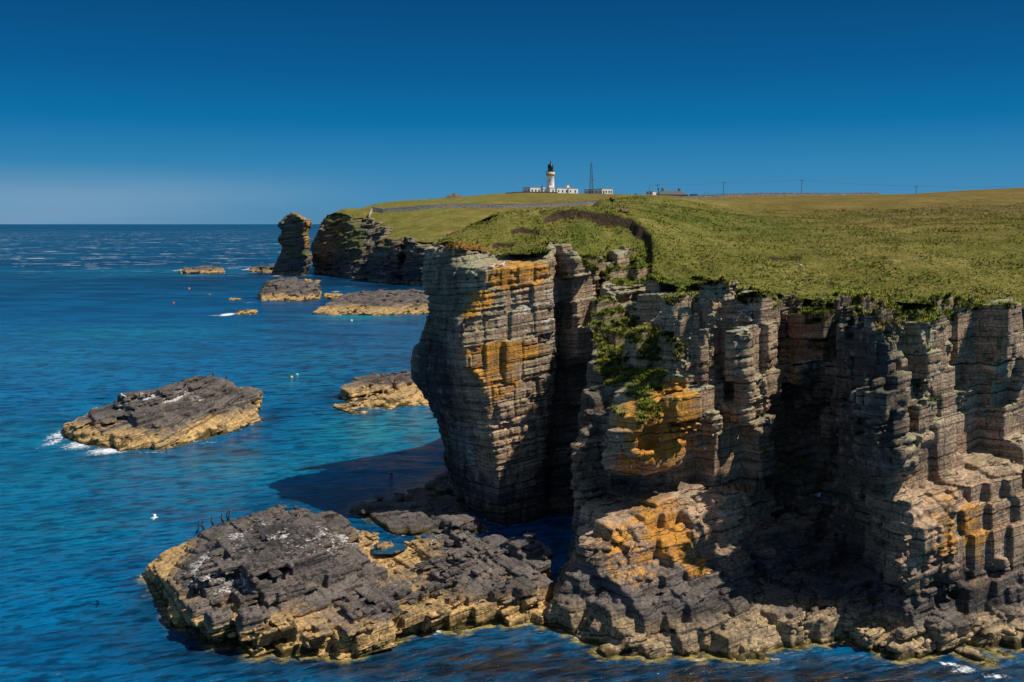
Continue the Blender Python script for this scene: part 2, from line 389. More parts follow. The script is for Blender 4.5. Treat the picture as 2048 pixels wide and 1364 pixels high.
def grass_material():
    s = N('turf'); P, X, NR = s.pos(); pa, al = s.attr('paint')
    n1 = s.noise(P, 0.03, 4, 0.6); n2 = s.noise(P, 0.16, 4, 0.6); n3 = s.noise(P, 0.9, 5, 0.7)
    yv = s.vec(X[0], s.math('MULTIPLY', X[1], 0.6), X[2]); n4 = s.noise(yv, 5.0, 4, 0.7)
    v = s.math('ADD', s.math('MULTIPLY', n2, 0.35), s.math('ADD', s.math('MULTIPLY', n3, 0.45), s.math('MULTIPLY', n4, 0.2)))
    c = s.ramp(v, [(0.30, (0.042, 0.048, 0.008)), (0.43, (0.105, 0.112, 0.016)), (0.54, (0.185, 0.168, 0.036)), (0.66, (0.32, 0.26, 0.09))])
    dry = s.step(s.math('ADD', s.math('MULTIPLY', pa[0], 0.9), s.math('SUBTRACT', n1, 0.42)), 0.0, 0.75)
    c = s.mix(s.math('MULTIPLY', dry, 0.85), c, s.ramp(v, [(0.32, (0.05, 0.034, 0.008)), (0.5, (0.155, 0.105, 0.022)), (0.66, (0.28, 0.20, 0.07))]))
    c = s.mix(pa[1], c, s.ramp(v, [(0.34, (0.018, 0.035, 0.006)), (0.6, (0.085, 0.125, 0.012))]))
    c = s.mix(s.step(s.mad(n3, 0.5, pa[2]), 0.62, 0.86), c, s.mix(n4, (0.16, 0.065, 0.012), (0.36, 0.17, 0.045)))
    soil = s.mix(n4, (0.02, 0.014, 0.009), (0.115, 0.075, 0.045))
    c = s.mix(s.step(s.mad(n3, 0.3, NR[2]), 0.80, 0.66), c, soil)
    h = s.math('ADD', n3, s.math('MULTIPLY', n4, 0.5))
    return s.surf(c, 0.95, s.bump(h, 0.9, 0.35), 0.15)
def blade_material():
    s = N('grass_blades')
    a = s.n('ShaderNodeAttribute', attribute_name='tint'); g = s.n('ShaderNodeNewGeometry')
    # soft lawn shading: blade normals leaned towards the sky
    nm = s.n('ShaderNodeVectorMath', {0: g.outputs['Normal'], 1: (0.0, 0.0, 2.4)}, operation='ADD'); nn_ = s.n('ShaderNodeVectorMath', {0: nm.outputs[0]}, operation='NORMALIZE')
    return s.surf(a.outputs['Color'], 0.85, nn_.outputs[0], 0.1)
def sea_material():
    s = N('sea_water'); P, X, NR = s.pos(); a, al = s.attr('sea'); b, kelp = s.attr('sea_tone')
    turq, shal, foam = a[0], a[1], a[2]
    rot = lambda ang, sx, sy, sc: s.n('ShaderNodeMapping', {'Vector': P, 'Rotation': (0, 0, ang), 'Scale': (1 / (sx * sc), 1 / (sy * sc), 1 / sc)}, vector_type='TEXTURE').outputs[0]
    w1 = s.noise(rot(0.42, 0.36, 1.0, 1.9), 1.0, 5, 0.6, 0.4)
    w2 = s.noise(rot(0.25, 0.40, 1.0, 3.4), 1.0, 3, 0.6, 0.3)
    w3 = s.noise(rot(0.25, 0.46, 1.0, 0.85), 1.0, 6, 0.68, 0.4)
    w4 = s.noise(rot(-0.1, 0.34, 1.0, 0.16), 1.0, 6, 0.75, 0.3)
    w5 = s.noise(rot(0.0, 0.16, 1.0, 0.016), 1.0, 5, 0.65, 0.6)
    dist = X[1]
    n1 = s.step(dist, 120.0, 60.0); n2 = s.step(dist, 260.0, 110.0)
    near = s.math('ADD', s.math('MULTIPLY', w1, 0.56), s.math('ADD', s.math('MULTIPLY', w2, 0.24), s.math('MULTIPLY', w3, 0.20)))
    midw = s.math('ADD', s.math('MULTIPLY', w3, 0.86), s.math('MULTIPLY', w4, 0.14))
    farw = s.math('ADD', s.math('MULTIPLY', w4, 0.62), s.math('MULTIPLY', w5, 0.38))
    lerp = lambda f, p, q: s.math('ADD', p, s.math('MULTIPLY', f, s.math('SUBTRACT', q, p)))
    wv = lerp(n1, lerp(n2, farw, midw), near)
    cs = s.step(wv, 0.41, 0.61)
    rid = s.step(s.math('SUBTRACT', 1.0, s.math('ABSOLUTE', s.mad(w1, 8.0, -4.25))), 0.15, 0.95)
    rid3 = s.step(s.math('SUBTRACT', 1.0, s.math('ABSOLUTE', s.mad(w3, 7.0, -3.7))), 0.2, 0.95)
    rl = s.math('MULTIPLY', lerp(n1, s.math('MULTIPLY', rid3, n2), s.math('ADD', s.math('MULTIPLY', rid, 0.7), s.math('MULTIPLY', rid3, 0.3))), s.step(w4, 0.3, 0.6))
    deep = s.mix(cs, (0.0, 0.030, 0.085), (0.0, 0.088, 0.23))
    deep = s.mix(s.math('MULTIPLY', rl, 0.6), deep, (0.0, 0.20, 0.42))
    far = s.mix(s.step(wv, 0.40, 0.62), (0.0015, 0.022, 0.062), (0.006, 0.095, 0.185))
    c = s.mix(s.step(dist, 130.0, 420.0), deep, far)
    tq = s.mix(cs, (0.002, 0.075, 0.12), (0.008, 0.25, 0.33))
    c = s.mix(s.math('MULTIPLY', turq, s.mad(w3, 0.8, 0.45), clamp=True), c, tq)
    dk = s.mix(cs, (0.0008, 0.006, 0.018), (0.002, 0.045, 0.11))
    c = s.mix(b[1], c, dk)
    kv = s.noise(rot(0.3, 0.45, 1.0, 1.3), 1.0, 5, 0.65, 1.0)
    kc = s.mix(s.step(s.math('ADD', s.math('MULTIPLY', kv, 0.5), s.math('MULTIPLY', w1, 0.5)), 0.44, 0.64), (0.003, 0.008, 0.014), (0.050, 0.033, 0.016))
    c = s.mix(s.math('MULTIPLY', b[0], s.step(kv, 0.30, 0.62), clamp=True), c, kc)
    sn = s.noise(P, 1.7, 4, 0.6)
    sf = s.step(s.mad(s.math('SUBTRACT', sn, 0.5), 1.1, shal), 0.35, 0.9)
    c = s.mix(sf, c, s.mix(s.step(s.math('ADD', s.math('MULTIPLY', sn, 0.5), s.math('MULTIPLY', w1, 0.5)), 0.38, 0.62), (0.03, 0.028, 0.006), (0.34, 0.27, 0.085)))
    f1 = s.noise(P, 2.4, 6, 0.75, 0.8); f2 = s.noise(P, 9.0, 4, 0.7)
    ff = s.step(s.math('ADD', foam, s.math('ADD', s.math('MULTIPLY', s.math('SUBTRACT', f1, 0.5), 2.2), s.math('MULTIPLY', s.math('SUBTRACT', f2, 0.5), 0.9))), 0.50, 0.92)
    # wind-torn white horses on the open sea, thinning towards the shore
    cap = s.noise(rot(-0.05, 0.22, 1.0, 0.23), 1.0, 4, 0.65, 0.5); cap2 = s.noise(rot(-0.1, 0.3, 1.0, 0.035), 1.0, 2, 0.5)
    cf = s.math('MULTIPLY', s.step(s.math('ADD', cap, s.math('MULTIPLY', cap2, 0.30)), 0.782, 0.822), s.math('MULTIPLY', s.step(dist, 330.0, 520.0), s.step(dist, 4500.0, 1500.0)))
    spk = s.noise(rot(0.0, 0.6, 1.0, 3.4), 1.0, 2, 0.5); spf = s.math('MULTIPLY', s.step(spk, 0.795, 0.82), s.step(dist, 230.0, 90.0))
    wh = s.math('MAXIMUM', ff, s.math('MAXIMUM', cf, spf))
    c = s.mix(wh, c, (0.80, 0.83, 0.85))
    h = s.math('ADD', s.math('MULTIPLY', w1, 0.5), s.math('ADD', s.math('MULTIPLY', w2, 0.16), s.math('MULTIPLY', w3, 0.9)))
    bs = s.mad(n2, 0.65, 0.3)
    m = s.surf(c, s.math('ADD', s.math('MULTIPLY', wh, 0.5), s.mad(n2, -0.14, 0.3)), s.bump(h, bs, 0.38), 0.26)
    s.set(s.bsdf.inputs['IOR'], 1.33); s.set(s.bsdf.inputs['Specular IOR Level'], s.mad(n2, 0.16, 0.10))
    return m
def plain(name, col, rough=0.6, var=0.12, scale=3.0, spec=0.35, metal=0.0, bump=0.0):
    s = N(name); P, X, NR = s.pos(); n = s.noise(P, scale, 4, 0.6)
    c = s.mix(n, tuple(q * (1 - var) for q in col), tuple(min(1, q * (1 + var)) for q in col))
    return s.surf(c, rough, s.bump(n, bump, 0.05) if bump else None, spec, metal)
def wall_material():
    s = N('dry_stone'); P, X, NR = s.pos()
    v = s.n('ShaderNodeTexVoronoi', {'Vector': s.vec(X[0], X[1], s.math('MULTIPLY', X[2], 1.6)), 'Scale': 2.2}); n = s.noise(P, 0.25, 3)
    cs = s.n('ShaderNodeSeparateColor', {0: v.outputs['Color']}).outputs[0]
    c = s.ramp(s.math('ADD', s.math('MULTIPLY', cs, 0.6), s.math('MULTIPLY', n, 0.4)), [(0.15, (0.48, 0.44, 0.40)), (0.5, (0.70, 0.64, 0.58)), (0.85, (0.84, 0.79, 0.72))])
    c = s.mix(s.step(v.outputs['Distance'], 0.32, 0.55), c, (0.34, 0.30, 0.27))
    return s.surf(c, 0.9, s.bump(v.outputs['Distance'], 0.6, -0.08), 0.2)
def harled_wall():
    s = N('white_harling'); P, X, NR = s.pos(); n = s.noise(P, 1.2, 5, 0.6)
    sv = s.vec(s.math('MULTIPLY', X[0], 2.5), s.math('MULTIPLY', X[1], 2.5), s.math('MULTIPLY', X[2], 0.2)); st = s.noise(sv, 1.0, 4, 0.6)
    c = s.mix(s.step(s.math('ADD', s.math('MULTIPLY', n, 0.4), s.math('MULTIPLY', st, 0.6)), 0.5, 0.72), (0.84, 0.84, 0.82), (0.66, 0.63, 0.57))
    return s.surf(c, 0.85, s.bump(n, 0.2, 0.03), 0.2)
M = {}
def sky_and_light():
    w = bpy.data.worlds.new('World'); bpy.context.scene.world = w; w.use_nodes = True
    t = w.node_tree; t.nodes.clear()
    SUN_EL, SUN_AZ = math.radians(55.0), math.radians(77.0)         # azimuth measured from behind the viewer towards the right
    d = Vector((math.sin(SUN_AZ) * math.cos(SUN_EL), -math.cos(SUN_AZ) * math.cos(SUN_EL), math.sin(SUN_EL)))
    sky = t.nodes.new('ShaderNodeTexSky'); sky.sky_type = 'NISHITA'; sky.sun_disc = False
    sky.sun_elevation = SUN_EL; sky.sun_rotation = math.atan2(d.x, d.y)
    sky.altitude = 30; sky.air_density = 1.0; sky.dust_density = 0.4; sky.ozone_density = 2.0
    tc = t.nodes.new('ShaderNodeTexCoord'); sp = t.nodes.new('ShaderNodeSeparateXYZ'); t.links.new(tc.outputs['Generated'], sp.inputs[0])
    rp = t.nodes.new('ShaderNodeValToRGB'); mr = t.nodes.new('ShaderNodeMapRange')
    mr.inputs[1].default_value = 0.0; mr.inputs[2].default_value = 0.5
    t.links.new(sp.outputs[2], mr.inputs[0]); t.links.new(mr.outputs[0], rp.inputs[0])
    e = rp.color_ramp.elements
    for _ in range(len(SKY) - 2): e.new(0.5)
    for q, (p, c) in zip(e, SKY): q.position = p; q.color = (*c, 1)
    # thin bank of pale haze low over the sea to the left
    nz = t.nodes.new('ShaderNodeTexNoise'); mp = t.nodes.new('ShaderNodeMapping'); mp.inputs['Scale'].default_value = (1.2, 1.2, 9.0)
    t.links.new(tc.outputs['Generated'], mp.inputs[0]); t.links.new(mp.outputs[0], nz.inputs['Vector']); nz.inputs['Scale'].default_value = 2.0; nz.inputs['Detail'].default_value = 4
    def mrange(src, a, b):
        m = t.nodes.new('ShaderNodeMapRange'); m.interpolation_type = 'SMOOTHSTEP'; m.inputs[1].default_value = a; m.inputs[2].default_value = b; t.links.new(src, m.inputs[0]); return m.outputs[0]
    def mul(a, b):
        m = t.nodes.new('ShaderNodeMath'); m.operation = 'MULTIPLY'
        for k, x in enumerate((a, b)):
            if isinstance(x, float): m.inputs[k].default_value = x
            else: t.links.new(x, m.inputs[k])
        return m.outputs[0]
    hz = mul(mul(mrange(sp.outputs[0], -0.05, -0.45), mrange(sp.outputs[2], 0.062, 0.022)), mul(mrange(nz.outputs[0], 0.2, 0.65), 0.8))
    mx = t.nodes.new('ShaderNodeMix'); mx.data_type = 'RGBA'; t.links.new(hz, mx.inputs[0]); t.links.new(rp.outputs[0], mx.inputs[6]); mx.inputs[7].default_value = (0.19, 0.34, 0.50, 1)
    # the physical sky, deepened as a polarising filter deepens it
    sc = t.nodes.new('ShaderNodeMix'); sc.data_type = 'RGBA'; sc.inputs[0].default_value = 0.988
    ns = t.nodes.new('ShaderNodeMix'); ns.data_type = 'RGBA'; ns.blend_type = 'MULTIPLY'; ns.inputs[0].default_value = 1.0
    t.links.new(sky.outputs[0], ns.inputs[6]); ns.inputs[7].default_value = (0.10, 0.10, 0.10, 1)
    sb = t.nodes.new('ShaderNodeMix'); sb.data_type = 'RGBA'; sb.blend_type = 'MULTIPLY'; sb.inputs[0].default_value = 1.0
    t.links.new(mx.outputs[2], sb.inputs[6]); sb.inputs[7].default_value = (10, 10, 10, 1)
    t.links.new(sky.outputs[0], sc.inputs[6]); t.links.new(sb.outputs[2], sc.inputs[7])
    bg = t.nodes.new('ShaderNodeBackground'); bg.inputs[1].default_value = 0.1
    t.links.new(sc.outputs[2], bg.inputs[0]); o = t.nodes.new('ShaderNodeOutputWorld'); t.links.new(bg.outputs[0], o.inputs[0])
    L = bpy.data.lights.new('sun', 'SUN'); L.energy = 5.0; L.angle = math.radians(0.53); L.color = (1.0, 0.93, 0.82)
    lo = bpy.data.objects.new('sun', L); link(lo); lo.rotation_euler = d.to_track_quat('Z', 'Y').to_euler(); lo.location = (40, -20, 60)
    cam = bpy.data.cameras.new('camera'); co = bpy.data.objects.new('camera', cam); link(co)
    co.location = (0, 0, CAMZ); co.rotation_euler = (math.pi / 2, 0, 0); cam.sensor_width = 36; cam.lens = 36 * FOC / 2048
    cam.shift_y = -(682 - HY) / 2048; cam.clip_end = 200000; cam.clip_start = 0.5
    sc_ = bpy.context.scene; sc_.camera = co
    sc_.view_settings.view_transform = 'Standard'; sc_.view_settings.look = 'None'; sc_.view_settings.exposure = 0; sc_.view_settings.gamma = 1
    sc_.cycles.max_bounces = 5; sc_.cycles.diffuse_bounces = 2; sc_.cycles.glossy_bounces = 2; sc_.cycles.use_denoising = True
# sky colour by sin(elevation)/0.5, linear
SKY = [(0.0, (0.070, 0.235, 0.42)), (0.05, (0.055, 0.25, 0.46)), (0.12, (0.026, 0.215, 0.44)), (0.20, (0.0, 0.155, 0.375)), (0.30, (0.0, 0.10, 0.285)), (0.44, (0.0, 0.065, 0.205)), (0.56, (0.010, 0.075, 0.205)), (1.0, (0.10, 0.155, 0.265))]
sky_and_light()
# ---------------------------------------------------------------- lie of the land (rows of the horizon-referenced profile at known distances)
TC = [(845,488,72),(905,480,69.5),(985,498,70.2),(1108,492,70.4),(1150,500,69),(1200,522,71),(1250,540,72),(1290,552,69),(1335,562,64),(1392,550,54.5),
 (1456,560,55),(1532,578,57),(1560,583,61),(1640,595,60.5),(1700,598,55),(1755,600,48),(1850,597,50.3),(1950,604,52.3),(2048,611,54.3),(2300,618,58),(1640,565,66),
 (1040,462,74.5),(1100,446,76),(960,439,77),(1000,421,78.4),(1040,413,79.8),(1100,409,82.3),(1150,407,84),(1200,450,76),(1300,447,78),(1400,470,82),(1400,430,120),(1500,500,75),(1700,500,75),(1900,500,72),
 (2048,500,70),(2300,500,70),(1700,432,110),(2048,432,100),(2300,420,110),(2048,378,170),(2300,370,175),(1850,387,200),(1950,380,185),(1750,398,210),(1660,399,240),(1500,403,250),(1300,406,200),(1200,405.5,87),(1250,405,93),(1300,404.5,101),(1344,403.5,125),(1400,402.5,170),(1250,409,300),(1400,401,320),
 (767,426,392),(738,435,388),(865,418,390),(1000,416,390),(1130,412,390),(1250,404.5,390),(1300,402,390),(1440,394.5,390),(1540,392,390),(1660,392.5,390),(1750,391.5,390),(2000,389,390),
 (650,430,410),(690,417,405),(740,418,408),(775,458,365),(755,477,345),(845,481,328),(900,475,332),(1000,470,336),(900,440,360),(640,436,425),(640,432,450),(700,420,460),
 (765,411,450),(783,403,470),(830,400,480),(905,396,490),(980,393,500),(1010,387,515),(1045,386,540),(1100,387.5,545),(1160,388,548),(1228,389,560),(1290,390.5,545),(1345,391.5,530),
 (1345,398,585),(1450,393,500),(1600,391,520),(1400,395,700),(1100,394,640),(900,402,600),(1600,394,640),(1850,390,450),(2048,390,480),(2048,395,800),(700,425,560),(1300,400,850),(800,415,800)]
_tu = [((px - CX) / FOC, 0.9 * math.log(d)) for px, py, d in TC]
TERR = TPS(_tu, [p[1] for p in TC], 2e-5)
SCAR = [[WX(1118,78.4), 78.4], [WX(1165,78.2), 78.2], [WX(1215,78.0), 78.0], [WX(1262,77.6), 77.6], [WX(1300,76.4), 76.4], [WX(1305,74), 74.0], [WX(1299,71.5), 71.5], [WX(1302,69.3), 69.3], [WX(1294,67.2), 67.2]]
SCARP = list(SCAR) + [[6.0, 65.5], [2.5, 70.0], [2.4, 77.0]]
SCAR2 = [[WX(1084,79.4), 79.4], [WX(1100,79.8), 79.8], [WX(1116,80.3), 80.3]]
SCAR2P = SCAR2 + [[3.2, 78.7], [2.0, 78.2]]
def T0(x, y):
    """ground height"""
    sh = np.shape(x); x = np.ravel(x).astype(float); y = np.ravel(y).astype(float)
    yy = np.maximum(y, 40)
    z = CAMZ - (TERR(np.stack([x / yy, 0.9 * np.log(yy)], 1)) - HY) / FOC * yy
    return z.reshape(sh)
def TZ(x, y):
    x1, y1 = float(x), float(y); return float(T0(np.array([x1]), np.array([y1]))[0])

# ---------------------------------------------------------------- cliff stations: for each, (height, photo column, distance) from the waterline up
ST = [
 [(0,905,74),(3,885,74),(5.5,868,74),(7.7,842,74),(8.6,822,74),(9.7,815,74),(10.6,826,74),(13,846,74),(18.6,846,74)],
 [(0,940,70),(6,905,70),(8,880,70),(9.7,872,70),(13,888,70),(18.5,905,70)],
 [(0,1002,66),(1.8,1000,66),(4,992,66),(7,980,66),(9.5,966,66),(10.5,937,66),(12,926,66),(13.5,921,66.2),(14.2,950,66.4),(15.5,968,66.8),(17.1,984,67),(17.4,990,70.4),(18.5,975,70.8)],
 [(0,1040,66.8),(9,1040,67),(17.2,1040,67.6),(17.6,1035,70.2),(18.5,1035,70.6)],
 [(0,1080,67.6),(9,1106,68.3),(17.6,1107,68.8),(18.0,1100,70.4),(18.5,1100,70.6)],
 [(0,1094,69.2),(9,1112,70.6),(18.5,1113,73)],
 [(0,1112,69.2),(10.2,1120,70.8),(11,1122,70.6),(18.5,1120,70.6)],
 [(0,1132,69),(9.8,1138,70.8),(10.8,1158,69.8),(12,1158,69),(17.5,1150,68.8),(18.5,1142,69.4)],
 [(0,1168,68.5),(10.2,1180,70.8),(11.6,1186,71),(12.6,1192,71),(17.6,1199,70.8)],
 [(0,1176,68),(9,1198,70),(13,1220,74),(17,1252,74)],
 [(0,1172,65),(6,1180,65),(9,1206,64),(10,1222,64),(12,1264,65.5),(14,1285,68),(17,1296,71)],
 [(0,1085,50),(1.2,1100,49.8),(2.6,1150,50.8),(4.5,1190,52.2),(5.2,1205,57.5),(6.0,1236,56),(6.8,1226,53.4),(9.4,1228,53.2),(10.2,1238,57),(11.3,1262,61),(13,1282,64),(16,1302,68)],
 [(0,1160,48.0),(1.2,1172,48.4),(2.6,1205,49.8),(4.5,1240,51.6),(5.2,1260,57),(6.0,1262,55.4),(6.8,1258,53.2),(9.6,1262,53.2),(10.6,1268,56.4),(11.8,1278,60),(13.5,1294,63),(16,1316,66)],
 [(0,1250,45.8),(1.0,1255,46.4),(2.2,1275,48.3),(4,1310,50.8),(5.3,1335,53),(5.9,1325,57),(6.6,1300,54.2),(7.6,1296,53.4),(10,1300,53.5),(11.0,1306,56),(12.2,1316,59),(14.2,1328,61.5),(16,1340,63.5)],
 [(0,1360,45.4),(1.0,1360,46),(2.2,1360,47.8),(4,1365,51),(5.3,1370,53.4),(6,1360,56.8),(7,1345,54.4),(10.6,1345,54.4),(12,1346,56.4),(14,1352,59.4),(16.3,1360,60.8)],
 [(0,1480,45.8),(1,1460,46.6),(2.4,1425,49.4),(3.8,1405,52),(5,1395,54),(6.5,1385,57.4),(7.5,1380,55.6),(11,1380,56.2),(12.5,1372,58.4),(16.5,1376,59)],
 [(0,1560,47.0),(1.2,1510,48.6),(2.4,1475,50.4),(5,1420,54),(7,1402,54.4),(16.8,1394,54.4)],
 [(0,1575,48.2),(2,1505,52.6),(6,1450,55),(16.8,1457,55)],
 [(0,1580,49),(2,1512,54.6),(6,1462,57),(16.5,1467,57.6)],
 [(0,1585,49.5),(2,1535,55.6),(8,1512,57),(16.4,1533,57)],
 [(0,1600,50.5),(3,1545,58),(8,1540,60.5),(16.2,1552,60.5)],
 [(0,1615,51),(3,1575,58.5),(8,1572,61.5),(16.2,1578,61.5)],
 [(0,1625,51),(3,1590,57.5),(8,1592,59.8),(9.4,1592,59.2),(16,1596,60)],
 [(0,1640,51),(3,1625,57.5),(8,1640,60),(9.4,1650,59.4),(16,1648,60)],
 [(0,1700,50.5),(3,1700,54),(16,1690,55.5)],
 [(0,1740,47.6),(1.6,1772,49.5),(3,1790,48.6),(6.5,1800,48),(7.4,1765,49),(8.2,1756,47.9),(12,1760,47.5),(16.8,1758,48)],
 [(0,1800,45.8),(1.9,1806,47.2),(5,1808,46.7),(6.2,1830,47.0),(7.0,1845,50.6),(8.3,1850,49.8),(12,1850,49.5),(16.8,1850,50.2)],
 [(0,1950,46.2),(1.9,1940,47.8),(6,1930,48.2),(7.4,1940,49),(8.2,1950,52.6),(9.6,1950,51.6),(16.6,1950,52.2)],
 [(0,2048,47.6),(1.5,2048,48.6),(8,2042,50.2),(8.9,2048,52.6),(10,2048,53.6),(16.4,2048,54.2)],
 [(0,2250,50),(16.4,2250,58)]]
def station_xy(z):
    o = []
    for s in ST:
        zz = [q[0] for q in s]; o.append((float(np.interp(z, zz, [WX(q[1], q[2]) for q in s])), float(np.interp(z, zz, [q[2] for q in s]))))
    return o
NEARBACK = [(60, 60), (60, 140), (12, 125), (10.2, 100), (9.2, 90), (7.2, 85.5), (3.0, 81.4), (0.6, 79.6), (-1.0, 78.4), (-2.6, 77.2), (-4.9, 75.6)]
def cliff_poly(z): return station_xy(z) + NEARBACK
FARST = [
 [(0,632,428),(10,622,428),(15,633,428),(23,650,428)],
 [(0,640,405),(9,627,405),(15,638,405),(23.5,654,408)],
 [(0,665,388),(10,668,390),(24,680,402)],
 [(0,690,372),(12,700,378),(24,706,394)],
 [(0,704,362),(12,718,372),(23,740,392)],
 [(0,748,356),(10,768,358),(17,776,366)],
 [(0,738,344),(8,750,346),(15.5,756,348)],
 [(0,768,337),(9,776,340),(15.2,780,343)],
 [(0,790,334),(15,800,338)],
 [(0,800,338),(15,806,342)],
 [(0,822,327),(15,824,332)],
 [(0,850,322),(15,850,326)],
 [(0,900,322),(16,900,326)],
 [(0,1010,318),(17,1010,322)]]
def far_poly(z):
    o = [(-70, 640), (-72, 470)]
    for s in FARST:
        zz = [q[0] for q in s]; o.append((float(np.interp(z, zz, [WX(q[1], q[2]) for q in s])), float(np.interp(z, zz, [q[2] for q in s]))))
    return o + [(40, 318), (300, 640)]
TOP_NEAR = station_xy(17.4)
LAND = TOP_NEAR[::1] + [(400, 40), (700, 1100), (-60, 1100), (-70, 640), (-72, 470)] + far_poly(20)[2:-2] + [(6, 318), (26, 270), (16, 225), (14, 165)] + NEARBACK[2:]

def slices(P, polyfn, zs):
    """distance to an outline that changes with height"""
    nz = np.unique(P[:, 2]); o = np.empty(len(P))
    for z in nz:
        m = P[:, 2] == z; o[m] = poly_sdf(P[m, :2], polyfn(float(np.clip(z, *zs))))
    return o
# ---------------------------------------------------------------- the cliff
def base_cliff(P):
    d = slices(P, cliff_poly, (0, 18.6))
    gx = P[:, 0]; gy = P[:, 1]
    flute = fbm3((P * np.array([1, 1, 0.16])).astype(F4), 0.42, 2, 40) + 0.6 * fbm3((P * np.array([1, 1, 0.12])).astype(F4), 1.0, 2, 44)
    d = d + flute * 2.0 * sstep(4.0, 6.5, gx) * (0.6 + 0.4 * sstep(3, 7, P[:, 2])) * (1 - 0.75 * np.exp(-((gx - 17.5) / 1.5) ** 2))
    t = T0(gx, gy)
    sd = poly_sdf(P[:, :2], cliff_poly(17.4))
    top = t - np.where(gx < 14, 0.32, 0.12) - 1.6 * sstep(-0.5, -2.2, sd)
    # grassed gully between the headland and the spur
    q = np.maximum(P[:, 2] - (11.2 + (P[:, 1] - 63) * 0.62), np.maximum(np.abs(P[:, 0] - (7.3 + (P[:, 1] - 63) * 0.2)) - 2.5, 57.0 - P[:, 1]))
    d = np.minimum(d, np.maximum(q * 0.75, -3))
    # floor of the geo, rising to the back wall
    q = np.maximum(P[:, 2] - (1.3 + (P[:, 1] - 49.5) * 0.34), np.maximum(np.abs(P[:, 0] - 15.2) - 4.5, 48.0 - P[:, 1]))
    d = np.minimum(d, q * 0.8)
    return np.maximum(d, (P[:, 2] - top) * 0.9)
SM = Strata(3, (0.13, -0.02), math.radians(30), (0.9, 3.2), (0.3, 1.0), (0.05, 0.24), (0.6, 2.3), (0.3, 0.9))
def par_cliff(p):
    lowf = sstep(6.5, 3.0, p[:, 2]) * sstep(2.0, 6.0, p[:, 0])            # the foot of the spur breaks into bigger steps
    right = sstep(16.0, 17.5, p[:, 0]) * sstep(7.5, 9, p[:, 2])
    face = sstep(4.5, 2.5, p[:, 0])                                        # the headland itself is cleaner cut
    sp = np.exp(-((p[:, 0] - 7.5) / 2.4) ** 2 - ((p[:, 1] - 58.5) / 4.0) ** 2 - ((p[:, 2] - 12.5) / 2.6) ** 2)
    return ((0.5 + 0.2 * right - 0.32 * face) * (1 - 0.8 * sp), 0.8 + 0.1 * lowf - 0.1 * right - 0.57 * face, 0.20 + 0.22 * lowf + 0.26 * right - 0.10 * face, 0.11 + 0.06 * right, 0.17, 0.4, 0.07, 0.3)
V, Q = build_volume(base_cliff, (-10.5, 43.8, -0.7), (27.5, 76.5, 20.2), (0.08, 0.08, 0.06), 0.3, SM, par_cliff)
O = [PB(1040,545,68,75,40,.55), PB(1010,560,67,35,28,.65), PB(960,600,66,40,24,.62), PB(935,625,66,22,18,.7), PB(1010,705,67,95,26,.6), PB(985,740,66,60,26,.55), PB(1000,770,66,45,34,.45),
     PB(1315,850,54,90,90,.72), PB(1345,790,54,50,40,.66), PB(1230,1090,50,60,50,.42), PB(1260,930,54,30,40,.5), PB(1420,900,54,50,50,.25), PB(1320,1040,53,70,45,.55), PB(1350,1085,50,55,40,.62), PB(1270,1130,50,70,30,.35), PB(1400,1130,49,45,30,.5),
     PB(1950,1000,47,110,45,.5), PB(1985,1080,47,50,110,.55), PB(2035,985,47,24,70,.62), PB(1870,985,46.5,60,30,.5), PB(1920,1080,47,40,80,.42), PB(2035,830,47.5,22,20,.5), PB(1870,1120,46,60,60,.22), PB(1480,880,56,35,40,.25),PB(1160,505,65,60,14,.3)]
Gn = [PB(1235,640,65,60,110,.75,4), PB(1265,745,56,75,55,.75,5), PB(1280,690,60,80,60,.7,5), PB(1230,720,62,40,60,.8,4), PB(1290,830,54,40,60,.45), PB(1400,560,55,80,25,.6), PB(1560,590,58,120,30,.6), PB(1290,575,60,90,40,.7), PB(1640,650,59,40,60,.55,5), PB(1480,880,58,50,20,.3), PB(1560,900,58,110,50,.4), PB(1860,700,47.5,160,100,.3), PB(960,475,70,130,20,.6), PB(1240,800,54,25,50,.5), PB(1430,740,54,30,20,.4)]
Wt = [PB(1050,610,68,40,70,.32), PB(1040,640,67,60,40,.25), PB(1172,580,65,26,60,.78), PB(1180,650,65,20,40,.6), PB(1105,630,69,22,90,.4), PB(920,900,69,40,60,.62), PB(935,950,68,30,30,.4), PB(1500,640,56,45,50,.4), PB(1725,1060,58,45,14,.75,6), PB(1718,1090,58,14,35,.65,6), PB(1640,730,59,40,12,.6,6), PB(2005,700,47.5,15,10,.6), PB(1980,945,46,30,40,.45), PB(1690,610,58,40,20,.5), PB(1330,600,59,25,40,.3), PB(1220,760,57,20,50,.45),PB(1200,880,64,25,60,.4,6)]
Gp = np.maximum(ellip(V, Gn), (0.62 * sstep(-2.3, -0.5, V[:, 2] - T0(V[:, 0], V[:, 1])) * sstep(3, 6, V[:, 0]) * sstep(-.25, .2, fbm3(V, .35, 2, 61))).astype(F4))
paint = np.stack([ellip(V, O), Gp, ellip(V, Wt), ellip(V, [PB(1500,1270,46.5,120,40,.8), PB(1620,1240,47,100,40,.6)])], 1)
M['cliff'] = rock_material('flagstone_cliff', tan=1.3, black=3.1, rock_tint=(1.06, 0.96, 0.86), tancol=(0.50, 0.355, 0.185))
